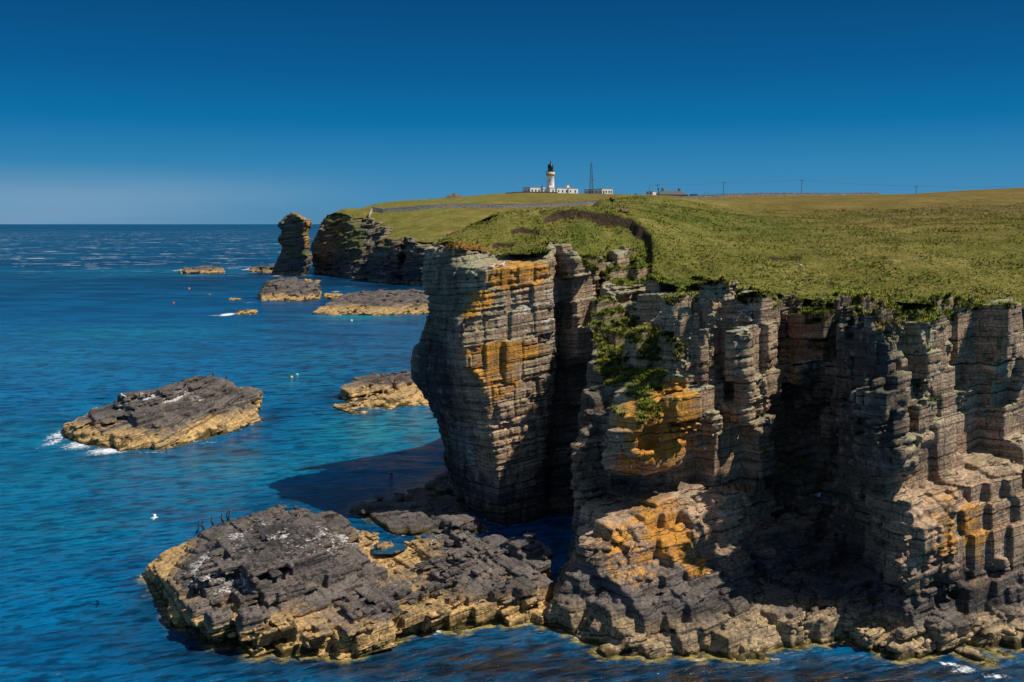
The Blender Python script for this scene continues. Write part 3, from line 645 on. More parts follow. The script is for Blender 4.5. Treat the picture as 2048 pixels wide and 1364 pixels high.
shade_lichen = ellip(V, [PB(1610,1000,56,110,230,.72,7), PB(1650,780,60,90,160,.6,6), PB(1150,950,69,60,200,.6,5), PB(1712,780,52,45,230,.85,8), PB(1280,980,57,130,40,.8,3), PB(1000,1050,68,120,60,.9,5), PB(1090,840,70,40,200,.35,5), PB(880,900,71,60,200,.3,6), PB(1890,925,49,90,35,.7,2), PB(1400,1230,48,150,40,.3,3), PB(1930,1180,47.5,120,50,.35,3), PB(890,620,71,60,110,.55,6), PB(870,760,71,60,130,.95,6), PB(900,900,71,60,160,.8,6), PB(1185,900,62,60,190,.8,7), PB(1120,900,70,60,250,.6,6), PB(1130,620,71,22,120,.5,2), PB(1620,660,60,80,90,.6,5), PB(1700,700,55,30,200,.5,4)])[:, None]  # shade painted into the colour of recesses, overhangs and left-facing walls
lich = ellip(V, [PB(1850,660,49,140,70,1.0,4), PB(1850,760,49,110,70,.6,4), PB(1410,600,55,50,60,.8,4), PB(900,560,71,70,70,.7,6), PB(1490,640,57,50,60,.5,4), PB(1280,640,62,60,60,.7,5), PB(1000,640,67,80,60,.45,3), PB(1760,700,48,30,120,.5,3)])[:, None]
shade_lichen = np.concatenate([shade_lichen, lich], 1)
cliff = tag(np_mesh('cliff', V, Q, M['cliff'], {'paint': paint, 'shade_lichen': shade_lichen}), kind='structure')
CLV, CLN, CLP, CLQ = V, vnormals(V, Q), paint, Q
WATERLINE = [V[np.abs(V[:, 2]) < 0.12][:, :2]]

# ---------------------------------------------------------------- rocks standing in the sea
def footprint(pts): return [(WX(a, b), b) for a, b in pts]
class RockBase:
    def __init__(s, foot, heights, slope=0.25):
        s.foot = footprint(foot); c = np.mean(np.array(s.foot), 0); s.c = c
        hs = [(WX(px, d), d, CAMZ - (py - HY) / FOC * d) for px, py, d in heights]; s.hs = hs
        s.sc = max(np.ptp([p[0] for p in s.foot]), np.ptp([p[1] for p in s.foot]))
        s.h = TPS([((x - c[0]) / s.sc, (y - c[1]) / s.sc) for x, y, z in hs], [z for x, y, z in hs], 2e-3) if len(hs) > 4 else None
        s.zmax = max(h[2] for h in hs); s.slope = slope
    def H(s, P):
        if s.h is not None: return np.minimum(s.h((P[:, :2] - s.c) / s.sc), s.zmax * 1.08)
        w = 0; v = 0
        for x, y, z in s.hs:
            k = 1 / (((P[:, 0] - x) ** 2 + (P[:, 1] - y) ** 2) / s.sc ** 2 + 0.01) ** 1.5; w = w + k; v = v + k * z
        return v / w
    def __call__(s, P):
        sd = poly_sdf(P[:, :2], s.foot)
        return np.maximum((sd + s.slope * P[:, 2]) * 0.95, (P[:, 2] - s.H(P)) * 0.9)
    def bounds(s, pad=1.0):
        a = np.array(s.foot); return (*(a.min(0) - pad), -0.6), (*(a.max(0) + pad), s.zmax * 1.15 + 0.6)
def make_rock(name, base, h, strata, par, mat, paints=None, label=None, cat=None, group=None, kind=None, parent=None, hc=None, pad=1.0, band=1.7):
    lo, hi = base.bounds(pad)
    V, Q = build_volume(base, lo, hi, h, hc or 3.2 * h[0], strata, par, band)
    p = paints or {}
    paint = np.stack([ellip(V, p.get(k, [])) if p.get(k) else np.zeros(len(V), F4) for k in 'OGWT'], 1)
    WATERLINE.append(V[np.abs(V[:, 2]) < 1.3 * h[2]][:, :2])
    o = np_mesh(name, V, Q, mat, {'paint': paint, 'shade_lichen': np.zeros((len(V), 2), F4)}, parent=parent)
    tag(o, label, cat, group, kind); o_data[o.name] = (V, Q)
    return o
o_data = {}
PLAT = RockBase([(288,57),(320,53.5),(360,49.6),(400,48),(430,47.2),(560,46.6),(680,46.4),(760,47.5),(870,49),(960,49.6),(1070,50.2),(1096,51.5),(1100,55),(1085,57),(1000,58.6),(930,59),(850,59.5),(800,59.8),(770,60.3),(742,61.5),(700,62.5),(640,63.5),(590,63.5),(520,62),(450,60.5),(385,59.5),(335,59)],
  [(300,1128,57),(340,1140,54.5),(372,1180,50.5),(430,1205,48.6),(560,1215,48.2),(690,1230,47.8),(800,1195,49.8),(900,1180,50),(1060,1165,51.2),(385,1094,57.5),(430,1062,58),(470,1042,59.4),(540,1034,60.4),(600,1022,62),(640,1020,62.6),(690,1050,61),(500,1130,50.6),(600,1110,51),(650,1062,55.5),(500,1065,56),(430,1090,55),(400,1120,53),(700,1100,54),(740,1095,59),(775,1112,58.2),(800,1180,51.5),(760,1150,55),(850,1074,58.4),(900,1120,54),(900,1080,57),(960,1082,57.4),(1050,1100,54.5),(1000,1140,53)], 0.10)
S2 = Strata(21, (0.10, 0.05), math.radians(32), (0.35, 1.0), (0.16, 0.45), (0.05, 0.2), (0.8, 2.4), (0.35, 0.95))
M['platform'] = rock_material('tidal_flagstone', wander=1.5, tan=1.25, black=9.0, lichen=0.0, dip=(0.10, 0.05), tancol=(0.66, 0.41, 0.15))
def par_plat(p):
    fr = sstep(52.5, 50.0, p[:, 1]); left = sstep(-15.5, -17, p[:, 0])
    return (0.55 * (1 - 0.8 * left) + 0.2 * fr, 0.24 + 0.5 * fr - 0.22 * left, 0.22 + 0.16 * fr - 0.2 * left, 0.14 - 0.08 * left, 0.15, 0.3, 0.06)
make_rock('rock_platform', PLAT, (0.065, 0.065, 0.048), S2, par_plat, M['platform'],
  {'W': [PB(520,1100,54,80,30,.44), PB(480,1150,51.5,90,30,.42), PB(505,1070,56,60,20,.52), PB(610,1080,54,100,40,.36), PB(430,1130,53.5,60,30,.44), PB(690,1070,57,60,20,.3), PB(870,1082,57.5,20,9,.4)],
   'G': [PB(520,1120,54,120,40,.42), PB(640,1080,57,70,40,.38), PB(450,1090,57,50,25,.4), PB(600,1160,52,60,20,.3)],
   'T': [PB(780,1160,54,55,50,1.0), PB(800,1110,57,50,20,.7), PB(500,1195,50,30,15,.7), PB(720,1120,56,20,30,.6), PB(610,1020,68,25,8,1.2)]},
  kind='structure', hc=0.28)
S3 = Strata(33, (0.16, 0.10), math.radians(30), (0.7, 1.6), (0.3, 0.8), (0.1, 0.35), (1.4, 4.0), (0.7, 1.8))
M['skerry'] = rock_material('skerry_rock', wander=2.2, tan=1.35, black=20.0, lichen=0.0, k=0.75, dip=(0.16, 0.1), tancol=(0.6, 0.385, 0.15))
M['dark_shore'] = rock_material('dark_shore_rock', tan=0.05, black=30.0, lichen=0.0, k=0.9)  # dark at every height, almost without the tan band
SK = [
 ('rock_islet', [(125,97),(150,92),(200,89),(250,87.5),(350,89),(440,94.8),(522,100.8),(515,112),(440,118),(300,111),(180,104)], [(150,842,95),(240,793,100),(320,830,92.5),(440,757,103.5),(465,766,103),(400,815,95.5),(490,800,103),(515,838,101.5),(190,865,91.5),(300,880,89.4),(250,835,93),(350,775,103),(420,860,94.5),(300,790,102),(180,824,104),(300,797,109),(400,778,115),(440,766,117),(512,786,111.5),(135,858,97)], 0.15, (0.14,0.14,0.09), 'broad dark-topped rock islet with a pale tan foot and white surf at its left end'),
 ('rock_islet', [(668,107.5),(720,105),(780,107.5),(842,110),(900,113),(900,122),(800,124),(690,119)], [(690,800,112),(730,778,114),(800,757,118),(860,757,118),(720,815,107.5),(830,800,112),(780,785,113)], 0.25, (0.14,0.14,0.09), 'low golden rock islet half hidden behind the headland foot'),
 ('rock_islet', [(625,222),(660,220),(760,219),(860,222),(950,226),(950,250),(800,252),(690,245)], [(700,600,234),(760,589,238),(850,592,238),(640,616,226),(950,590,238),(760,612,226),(850,612,229)], 0.3, (0.26,0.26,0.15), 'long low black rock islet with a tan waterline beside the headland'),
 ('rock_islet', [(515,262),(560,258),(612,259),(640,268),(642,285),(560,285),(520,272)], [(556,564,270),(590,574,268),(606,576,266),(630,569,278),(522,594,264),(545,580,266),(600,590,262)], 0.25, (0.28,0.28,0.16), 'craggy dark rock islet in front of the tall sea stack'),
 ('rock_islet', [(643,268),(668,263),(692,266),(690,275),(650,276)], [(662,586,270),(685,596,268),(648,597,269)], 0.4, (0.2,0.2,0.12), 'small tan rock right of the craggy islet'),
 ('rock_islet', [(603,338),(640,335),(640,350),(605,352)], [(620,559,345),(638,564,342),(606,565,343)], 0.4, (0.25,0.25,0.14), 'flat tan rock under the far headland cliff'),
 ('rock_islet', [(358,405),(400,402),(450,405),(448,425),(365,425)], [(405,532,412),(370,540,412),(442,538,412),(400,541,405)], 0.4, (0.4,0.4,0.22), 'low brown rock islet lying far out, leftmost near the horizon'),
 ('rock_islet', [(497,418),(520,412),(560,410),(560,430),(500,430)], [(525,531,420),(552,530,420),(502,539,420)], 0.4, (0.4,0.4,0.22), 'low brown rock islet at the left foot of the sea stack'),
 ('rock_islet', [(468,222),(490,219),(514,221),(512,228),(470,229)], [(482,621,224),(506,624,224),(472,627,224)], 0.3, (0.2,0.2,0.11), 'small tan rock with white surf breaking on its left'),
 ('rock_islet', [(457,262),(472,260),(486,262),(472,268)], [(466,596,264),(480,600,263),(460,600,263)], 0.4, (0.2,0.2,0.11), 'tiny awash rock left of the craggy islet'),
 ('rock_islet', [(407,282),(425,281),(424,287),(410,287)], [(416,589,284),(422,592,284),(410,592,284)], 0.4, (0.22,0.22,0.11), 'tiniest awash rock far left of the craggy islet'),
 ('rock_islet', [(700,69.5),(745,66.5),(800,64.5),(880,63.5),(960,64),(975,67),(930,71),(900,74),(850,76),(770,74.5)], [(730,1016,70),(790,1010,70),(850,984,73.5),(800,1020,68),(880,985,73),(900,1020,68),(880,1045,65.5),(940,1042,65.5),(820,1046,66)], 0.5, (0.12,0.12,0.08), 'dark shaded rock shelf behind the headland foot'),
 ('rock_islet', [(855,75.5),(900,73.5),(905,80),(866,80.5)], [(885,953,77),(866,966,77),(898,955,78)], 0.2, (0.12,0.12,0.08), 'dark slanting rock against the base of the headland corner'),
]
for nm, ft, hs, sl, h, lab in SK:
    far = ft[0][1] > 150
    P = {}
    if lab.startswith('broad'): P = {'W': [PB(330,800,98,80,18,.5), PB(300,825,95,50,14,.45), PB(280,810,97,50,14,.4)]}
    make_rock(nm, RockBase(ft, hs, sl), h, S3, (0.35, 0.34 if not far else 0.6, 0.36, 0.22), M['dark_shore'] if lab.startswith('dark') else M['skerry'], P, lab, 'rock islet', 'rock islets in the sea')
# ---------------------------------------------------------------- sea stack and far headland cliff
S4 = Strata(45, (0.10, 0.0), math.radians(35), (1.6, 4.0), (0.6, 1.8), (0.3, 0.8), (3, 8), (1.5, 4))
class Stack:
    L = [(0,541),(4,549),(7.5,556),(10,565),(11.5,562),(13.3,553),(15.5,557),(17.3,563),(19.2,556),(21.5,560),(23,568),(24.2,576)]; R = [(0,612),(4,621),(7,624),(10,617),(13.3,621),(17,616),(20.5,625),(22.2,614),(24,598)]
    def __call__(s, P):
        def poly(z):
            l = np.interp(z, *zip(*s.L)); r = np.interp(z, *zip(*s.R))
            return [(WX(l, 394), 394), (WX(l * .55 + r * .45, 388.5), 388.5), (WX(r - 9, 384), 384), (WX(r, 391), 391), (WX(r - 6, 400), 400), (WX(l + 12, 404), 404)]
        return np.maximum(slices(P, poly, (0, 24)), (P[:, 2] - 24.3) * 0.9)
    def bounds(s, pad): return (-97, 380, -0.8), (-74, 407, 26)
M['far'] = rock_material('far_cliff_rock', tan=1.2, black=7.0, k=0.3, lichen=0.4, rock_tint=(0.52, 0.48, 0.44), tancol=(0.36, 0.25, 0.13))
make_rock('sea_stack', Stack(), (0.3, 0.3, 0.22), S4, (0.1, 0.6, 0.5, 0.35, .3, 2.0, .5, .3), M['far'], {'O': [PB(590,438,388,30,6,.4,12), PB(570,465,390,14,12,.3,12), PB(618,470,388,6,40,.42,12)], 'G': [PB(590,505,386,34,16,.75,12), PB(600,462,386,20,14,.6,12), PB(590,430,392,30,6,.5,12)]},
  'tall brown sea stack with a narrow waist and lichened top, standing off the far headland', 'sea stack', hc=0.9, band=4.0)
class FarCliff:
    def __call__(s, P):
        d = slices(P, far_poly, (0, 24)); sd = poly_sdf(P[:, :2], far_poly(20))
        return np.maximum(d, (P[:, 2] - (T0(P[:, 0], P[:, 1]) - 0.3 - 1.5 * sstep(0, -5, sd))) * 0.9)
    def bounds(s, pad): return (-92, 312, -0.8), (-8, 440, 28)
make_rock('far_headland_cliff', FarCliff(), (0.42, 0.42, 0.3), S4, (0.3, 1.2, 0.9, 0.5, .4, 3.0, .7, .3), M['far'], {'G': [PB(690,470,385,50,40,.7,25), PB(670,440,400,34,20,.7,25), PB(715,480,375,16,60,.75,25), PB(770,495,350,30,16,.6,15), PB(690,425,400,60,10,.8,25)], 'O': [PB(680,455,400,20,20,.3,25)]}, kind='structure', hc=1.3, band=5.0)
# ---------------------------------------------------------------- turf over the headland
def edge_sd(x, y):
    P = np.stack([np.ravel(x), np.ravel(y)], 1); s = poly_sdf(P, LAND)
    m = (P[:, 1] < 80) & (np.abs(s) < 5)                       # the cliff's own buttresses and gullies shape the turf edge
    q = np.stack([P[m, 0], P[m, 1], np.full(m.sum(), 16.5)], 1)
    fl = fbm3((q * np.array([1, 1, 0.16])).astype(F4), 0.42, 2, 40) + 0.6 * fbm3((q * np.array([1, 1, 0.12])).astype(F4), 1.0, 2, 44)
    s[m] += fl * 2.0 * sstep(4.0, 6.5, q[:, 0]) * (1 - 0.75 * np.exp(-((q[:, 0] - 17.5) / 1.5) ** 2))
    return s.reshape(np.shape(x))
def ground(x, y, sd=None):
    """turf surface with hummocks, the slump scar and the drooping cliff edge"""
    if sd is None: sd = edge_sd(x, y)
    z = T0(x, y)
    k = np.clip(y / 62.0, 1, 2.5)
    inner = sstep(1.0, -14.0, sd)
    near = sstep(150, 90, y)
    z = z + (fbm2(x, y, 0.16, 4, 4) * 0.6 + fbm2(x, y, 0.85, 3, 9) * 0.17) * (0.35 + 0.65 * sstep(-14, -3, sd)) * (0.25 + 0.75 * near)
    P = np.stack([np.ravel(x), np.ravel(y)], 1); sh = np.shape(x)
    jit = fbm2(x, y, 0.5, 3, 21) * 0.3 + fbm2(x, y, 2.2, 2, 23) * 0.22
    for lip, pl, dep, fall in ((SCAR, SCARP, 0.72, 5.0), (SCAR2, SCAR2P, 0.8, 1.6)):
        s = poly_sdf(P, pl).reshape(sh) + jit; ld = line_dist(P, lip).reshape(sh)
        z = z - dep * sstep(0.10, -0.16, s) * np.exp(-np.maximum(ld - 0.8, 0) / fall)
        z = z + 0.22 * np.exp(-((s - 0.35) / 0.4) ** 2) * np.exp(-ld / 1.2)          # turf lip
    for (px, py, d, r, dep) in ((1565,508,73,1.3,.5),(1740,522,72,1.1,.35),(1210,476,77,1.2,.3),(1050,470,74,1.1,.5),(1005,470,72,.8,.4),(960,455,79,.8,.5),(1370,470,80,1.0,.3),(1460,520,66,1.0,.3),(1890,470,82,1.5,.3),(1780,490,77,1.2,.3)):
        c = W(px, py, d); e = np.exp(-(((x - c[0]) / r) ** 2 + ((y - c[1]) / (r * .7)) ** 2))
        z = z - dep * sstep(0.25, 0.6, e)
    dr = np.clip((sd / k + 3.2) / 3.3, 0, 1.25)
    return z - 0.42 * k * dr ** 2.0
# the hidden cove behind the headland: turf slopes down into the sea
BAY = [(-4.8, 78.0), (-1.0, 78.4), (0.6, 79.6), (3.0, 81.4), (7.2, 85.5), (9.2, 90), (10.2, 100), (12, 125), (14, 165), (16, 225), (26, 270), (6, 318), (-3, 319), (-19.5, 315)]
ly = np.concatenate([np.arange(math.log(45.5), math.log(92), 0.0018), np.arange(math.log(92), math.log(1000), 0.0038)])
gy = np.exp(ly); gx = np.arange(-0.30, 0.80, 0.0017)
X2, Y2 = np.meshgrid(gx, gy); X2 = X2 * Y2
X2 = X2 + RNG.uniform(-.35, .35, X2.shape) * 0.0017 * Y2
sd = edge_sd(X2, Y2)
Z2 = np.where(sd < 3, ground(X2, Y2, sd), 0)
bd = poly_sdf(np.stack([X2.ravel(), Y2.ravel()], 1), BAY).reshape(X2.shape); inb = (bd < 0.4) & (sd > -1.0)
Zb = ground(X2, Y2, np.minimum(sd, 0.0)); tb = sstep(0.0, 13.0, sd)
Z2 = np.where(inb, Zb * (1 - tb) - 2.0 * tb, Z2)
lim = np.minimum(-0.3 - 0.2 * sstep(13, 16, X2) + 1.5 * sstep(79, 76, Y2) * fbm2(X2, Y2, 0.5, 4, 33), 0.04) * np.clip(Y2 / 60, 1, 3)
ok = (sd < lim) | inb
idx = np.arange(X2.size).reshape(X2.shape)
Qg = np.stack([idx[:-1, :-1], idx[:-1, 1:], idx[1:, 1:], idx[1:, :-1]], -1)
kq = ok[:-1, :-1] & ok[:-1, 1:] & ok[1:, 1:] & ok[1:, :-1]
Qg = Qg[kq]
used = np.unique(Qg); rm = np.full(X2.size, -1); rm[used] = np.arange(len(used)); Qg = rm[Qg]
Vg = np.stack([X2.ravel()[used], Y2.ravel()[used], Z2.ravel()[used]], 1).astype(F4)
def turf_paint(V):
    pxx = V[:, 0] / V[:, 1] * FOC + CX
    dry = 0.05 + 0.55 * sstep(4, 40, V[:, 0] - 0.05 * V[:, 1]) * sstep(60, 100, V[:, 1]) + 0.35 * sstep(90, 250, V[:, 1]) * sstep(-40, 20, V[:, 0])
    lush = ellip(V, [(W(1330, 520, 64), np.array([3.0, 5, 5]), .7), (W(2030, 600, 49), np.array([1.6, 2.4, 4]), 1.0), (W(1220, 490, 74), np.array([4, 5, 5]), .4), (W(1420, 450, 95), np.array([9, 14, 6]), .4)])
    orange = ellip(V, [(W(1160, 505, 66), np.array([1.5, 2.2, 1.5]), .75), (W(930, 480, 71), np.array([3.5, 1.5, 1.5]), .55), (W(1400, 545, 56), np.array([1.2, 1.6, 2]), .55), (W(1930, 585, 50), np.array([2.2, 1.2, 2]), .5), (W(1480, 545, 60), np.array([2.2, 1.5, 2]), .4), (W(890, 462, 76), np.array([1.5, 2, 2]), .6)])
    return np.stack([dry.astype(F4), lush, orange], 1)
M['turf'] = grass_material(); M['blades'] = blade_material()
turf = tag(np_mesh('grassy_headland', Vg, Qg, M['turf'], {'paint': turf_paint(Vg)}), kind='structure')
# ---------------------------------------------------------------- grass blades
def blades(name, base, nrm, hgt, tint, per=6, seed=1, width=0.03):
    r = np.random.default_rng(seed); n = len(base) * per
    b = np.repeat(base, per, 0); h = np.repeat(hgt, per) * r.uniform(.55, 1.25, n)
    a = r.uniform(0, 2 * np.pi, n); out = np.stack([np.cos(a), np.sin(a), np.zeros(n)], 1)
    sp = np.repeat(hgt, per)[:, None]
    b = b + out * r.uniform(0, .38, n)[:, None] * sp; b[:, 2] -= 0.04
    up = np.array([0.0, 0, 1]) + 0.35 * np.repeat(nrm, per, 0) + out * r.uniform(.1, .75, n)[:, None] + np.array([0.25, 0.1, 0])
    up /= np.linalg.norm(up, axis=1, keepdims=True)
    side = np.stack([-np.sin(a), np.cos(a), np.zeros(n)], 1) * (width * r.uniform(.6, 1.5, n))[:, None] * np.repeat(np.clip(hgt / .3, .7, 2), per)[:, None]
    mid = b + up * (h * .55)[:, None]; tip = b + up * h[:, None] + out * (h * .28)[:, None] - np.array([0, 0, 1.0]) * (h * .12)[:, None]
    V = np.stack([b - side, b + side, mid + side * .7, tip, mid - side * .7], 1).reshape(-1, 3)
    k = np.arange(n)[:, None] * 5
    Q = np.concatenate([k + np.array([[0, 1, 2, 4]]), k + np.array([[4, 2, 3, 3]])])
    F = [None]
    t = np.repeat(tint, per, 0) * r.uniform(.85, 1.2, (n, 1))
    # quads for the stem, triangles for the tip: kept as one quad plus one triangle list
    me = bpy.data.meshes.new(name); me.vertices.add(len(V)); me.vertices.foreach_set('co', V.astype(F4).ravel())
    q4 = (k + np.array([[0, 1, 2, 4]])).ravel(); t3 = (k + np.array([[4, 2, 3]])).ravel()
    li = np.concatenate([q4, t3]); me.loops.add(len(li)); me.loops.foreach_set('vertex_index', li.astype(np.int32))
    me.polygons.add(2 * n); me.polygons.foreach_set('loop_start', np.concatenate([np.arange(n) * 4, 4 * n + np.arange(n) * 3]).astype(np.int32))
    me.update(calc_edges=True)
    at = me.attributes.new('tint', 'FLOAT_COLOR', 'POINT'); c = np.ones((len(V), 4), F4); c[:, :3] = np.repeat(t, 5, 0); at.data.foreach_set('color', c.ravel())
    me.materials.append(M['blades']); return link(bpy.data.objects.new(name, me))
TINTS = np.array([(0.13, 0.162, 0.02), (0.182, 0.202, 0.028), (0.255, 0.24, 0.06), (0.10, 0.138, 0.017), (0.34, 0.28, 0.13), (0.20, 0.145, 0.04)])
def tints(p, dryv, r):
    n = fbm3(p.astype(F4), 0.22, 3, 3) * 1.1 + fbm3(p.astype(F4), 1.0, 2, 5) * .5
    s = n * 1.6 + dryv * 1.2 + r.normal(0, .22, len(p))
    i = np.where(s < -.45, 3, np.where(s < 0.05, 0, np.where(s < .45, 1, np.where(s < .8, 2, np.where(s < 1.15, 5, 4)))))
    return TINTS[i]
r = np.random.default_rng(5)
qc = Vg[Qg].mean(1)
e1 = Vg[Qg[:, 1]] - Vg[Qg[:, 0]]; e2 = Vg[Qg[:, 3]] - Vg[Qg[:, 0]]
nn = np.cross(e1, e2); ar = np.linalg.norm(nn, axis=1); nn = nn / (ar[:, None] + 1e-9)
sdq = edge_sd(qc[:, 0], qc[:, 1])
inv = (qc[:, 1] < 130) & ((sdq < 0.3) | (qc[:, 1] < 78)) & (np.abs(qc[:, 0] / qc[:, 1]) < 0.56) & (nn[:, 2] > 0.55)
dens = np.where(inv, ar * np.clip(1.5 - qc[:, 1] / 80, .28, 1) * (1 + 3.0 * sstep(-1.4, 0, sdq) * sstep(80, 76, qc[:, 1])), 0); dens /= dens.sum()
pick = r.choice(len(qc), 62000, p=dens)
bp = qc[pick] + r.uniform(-.08, .08, (len(pick), 3)) * np.array([1, 1, 0])
hg = r.uniform(.06, .17, len(pick)) * (1 + .6 * np.clip(fbm3(bp.astype(F4), .5, 2, 13) * 2, -.6, 1)) * (1 + 0.7 * sstep(-1.0, 0.1, sdq[pick]) * sstep(80, 76, bp[:, 1]))
tp = turf_paint(bp.astype(F4))
tc_ = tints(bp, tp[:, 0] - .1 + .35 * sstep(-1.0, 0.1, sdq[pick]), r); tc_ = np.where(tp[:, 2:3] + r.normal(0, .12, (len(bp), 1)) > .55, np.array([.24, .115, .03]), tc_); tc_ = np.where(tp[:, 1:2] > .5, tc_ * np.array([.7, .95, .6]), tc_)
tag(blades('grass', bp, nn[pick], hg, tc_, 6, 2), kind='stuff')
# grass and mosses rooted on the ledges of the cliff
m = np.flatnonzero((CLP[:, 1] + fbm3(CLV, 0.8, 3, 17) * .55 > 0.42) & (CLN[:, 2] > 0.30))
pk = r.choice(m, min(24000, len(m) * 2))
bp = CLV[pk].astype(float); hg = r.uniform(.10, .30, len(pk))
tag(blades('ledge_grass', bp, CLN[pk], hg, tints(bp, np.full(len(bp), .28), r) * 1.5, 8, 3, 0.017), kind='stuff')

# ---------------------------------------------------------------- the sea
ys = np.concatenate([np.linspace(-60, 36, 8)[:-1], 36 * np.exp(np.arange(0, math.log(420 / 36), 0.0036)), 420 * np.exp(np.arange(0, math.log(90000 / 420) + .02, 0.02))])
us = np.linspace(-1, 1, 760)
SX = us[None, :] * (0.72 * np.abs(ys[:, None]) + 25); SY = np.repeat(ys[:, None], len(us), 1)
SP = np.stack([SX.ravel(), SY.ravel()], 1)
wl = np.concatenate(WATERLINE); wl = wl[wl[:, 1] < 135]
g = np.unique(np.round(wl / 0.18).astype(np.int32), axis=0) * 0.18
kd = KDTree(len(g))
for i, (a, b) in enumerate(g): kd.insert((a, b, 0), i)
kd.balance()
dist = np.full(len(SP), 99.0)
mn = np.flatnonzero((SP[:, 1] > 38) & (SP[:, 1] < 135) & (np.abs(SP[:, 0] / SP[:, 1]) < .6))
dist[mn] = [kd.find((a, b, 0))[2] for a, b in SP[mn]]
sx, sy = SX, SY; D = dist.reshape(SX.shape)
wave = (fbm2(SX * .45 + SY * .2, SY * 1.0 - SX * .25, 0.9, 3, 2) * 0.10 + fbm2(SX * .5, SY - SX * .4, .22, 2, 6) * .12) * sstep(170, 80, SY) * sstep(0, 2.0, D)
def sb(px, py, rx, ry, s):
    d = sea_d(py); c = (WX(px, d), d); kx = rx * d / FOC; ky = ry * d * d / (CAMZ * FOC)
    return s * np.exp(-((SX - c[0]) / kx) ** 2 - ((SY - c[1]) / ky) ** 2)
def mx(*a):
    o = a[0]
    for b in a[1:]: o = np.maximum(o, b)
    return o
turq = mx(sb(760,860,150,50,1.0), sb(60,880,200,60,.4), sb(60,960,260,70,.45), sb(500,935,260,40,.55), sb(640,930,220,40,.6), sb(720,635,90,8,1.0), sb(250,665,240,20,.45), sb(100,715,200,20,.3), sb(300,545,160,8,.3), sb(120,1050,220,60,.4), sb(400,1000,160,30,.35), sb(600,760,90,30,.3), sb(650,715,160,14,.3))
shal = np.where(D < 50, np.exp(-D / 0.55) * 1.05, 0) * sstep(66, 56, SY) + np.where(D < 50, np.exp(-D / 0.6) * .55, 0) * sstep(56, 70, SY)
foam = np.where(D < 50, np.exp(-D / 0.30) * .52, 0)
foam = mx(foam, sb(122,868,26,16,.8), sb(165,888,40,14,.9), sb(215,902,46,10,.95), sb(110,882,18,18,.75), sb(150,872,30,10,.6), sb(300,905,60,5,.5), sb(420,885,60,6,.4), sb(455,629,16,3.5,1.2), sb(430,631,16,1.5,.7), sb(360,540,8,3,1.0), sb(498,538,10,3,1.0), sb(556,551,14,2,.9), sb(650,551,20,2,.5), sb(672,583,14,1.8,.7),
  sb(875,1258,20,12,1.0), sb(1930,1338,40,10,.8), sb(1900,1328,30,6,.8), sb(1990,1352,40,8,.75), sb(1550,1318,18,4,.6), sb(286,1152,8,5,.7), sb(655,1290,20,8,.5), sb(500,605,20,2,.5), sb(700,573,20,1.5,.5), sb(770,577,20,1.5,.4), sb(1180,1272,30,4,.45), sb(510,800,18,12,.45), sb(690,830,18,3,.4))
kelp = mx(sb(1050,1320,420,60,1.0), sb(1500,1360,600,40,1.1), sb(800,1340,160,35,.7), sb(560,1310,200,25,.6), sb(480,905,110,10,.6), sb(700,830,40,6,.4), sb(1180,1290,80,30,.9), sb(1900,1350,300,25,1.0), sb(720,1010,200,18,.25))
dark = mx(sb(330,1200,80,70,.75), sb(430,1300,160,40,.8), sb(700,1330,300,40,.8), sb(850,1020,200,60,.9), sb(640,1000,140,14,.7), sb(720,985,160,14,.6), sb(1050,1340,400,50,.9), sb(545,835,50,24,.6), sb(660,800,40,14,.5), sb(60,845,110,8,.5), sb(600,640,160,5,.3), sb(1500,1350,600,50,.8), sb(790,575,80,6,.8), sb(700,1000,120,20,.6), sb(540,1020,120,10,.4))  # darker water, with the cliff's shade painted in beside the headland
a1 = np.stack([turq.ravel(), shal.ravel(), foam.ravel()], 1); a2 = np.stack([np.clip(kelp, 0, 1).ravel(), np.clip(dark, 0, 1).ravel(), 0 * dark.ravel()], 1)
ii = np.arange(SX.size).reshape(SX.shape); Qs = np.stack([ii[:-1, :-1], ii[:-1, 1:], ii[1:, 1:], ii[1:, :-1]], -1).reshape(-1, 4)
M['sea'] = sea_material()
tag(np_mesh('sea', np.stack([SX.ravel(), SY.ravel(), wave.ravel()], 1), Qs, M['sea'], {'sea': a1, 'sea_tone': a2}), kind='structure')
# ---------------------------------------------------------------- materials of the small things
M['white'] = harled_wall(); M['stone'] = wall_material()
M['ochre'] = plain('ochre_paint', (0.50, 0.30, 0.10), 0.7); M['black'] = plain('black_paint', (0.015, 0.017, 0.022), 0.35)
M['window'] = plain('window_glass', (0.03, 0.035, 0.045), 0.12, 0.1, 1.0, 0.6); M['lens'] = plain('lantern_glass', (0.06, 0.20, 0.24), 0.1, 0.1, 1.0, 0.6)
M['slate'] = plain('roof_slate', (0.085, 0.092, 0.10), 0.6, 0.25, 2.0); M['brick'] = plain('chimney_stone', (0.15, 0.125, 0.105), 0.9, 0.3, 2.0)
M['steel'] = plain('galvanised_steel', (0.10, 0.115, 0.13), 0.5, 0.15, 2.0); M['timber'] = plain('weathered_timber', (0.09, 0.075, 0.06), 0.9, 0.25, 3.0)
M['green'] = plain('green_door_paint', (0.02, 0.10, 0.06), 0.5); M['flat_roof'] = plain('roof_felt', (0.35, 0.34, 0.32), 0.9); M['darkwall'] = plain('dark_stone', (0.05, 0.047, 0.042), 0.95, 0.4, 1.5)
M['wire'] = plain('cable', (0.03, 0.035, 0.045), 0.6)
YAW = math.radians(28)
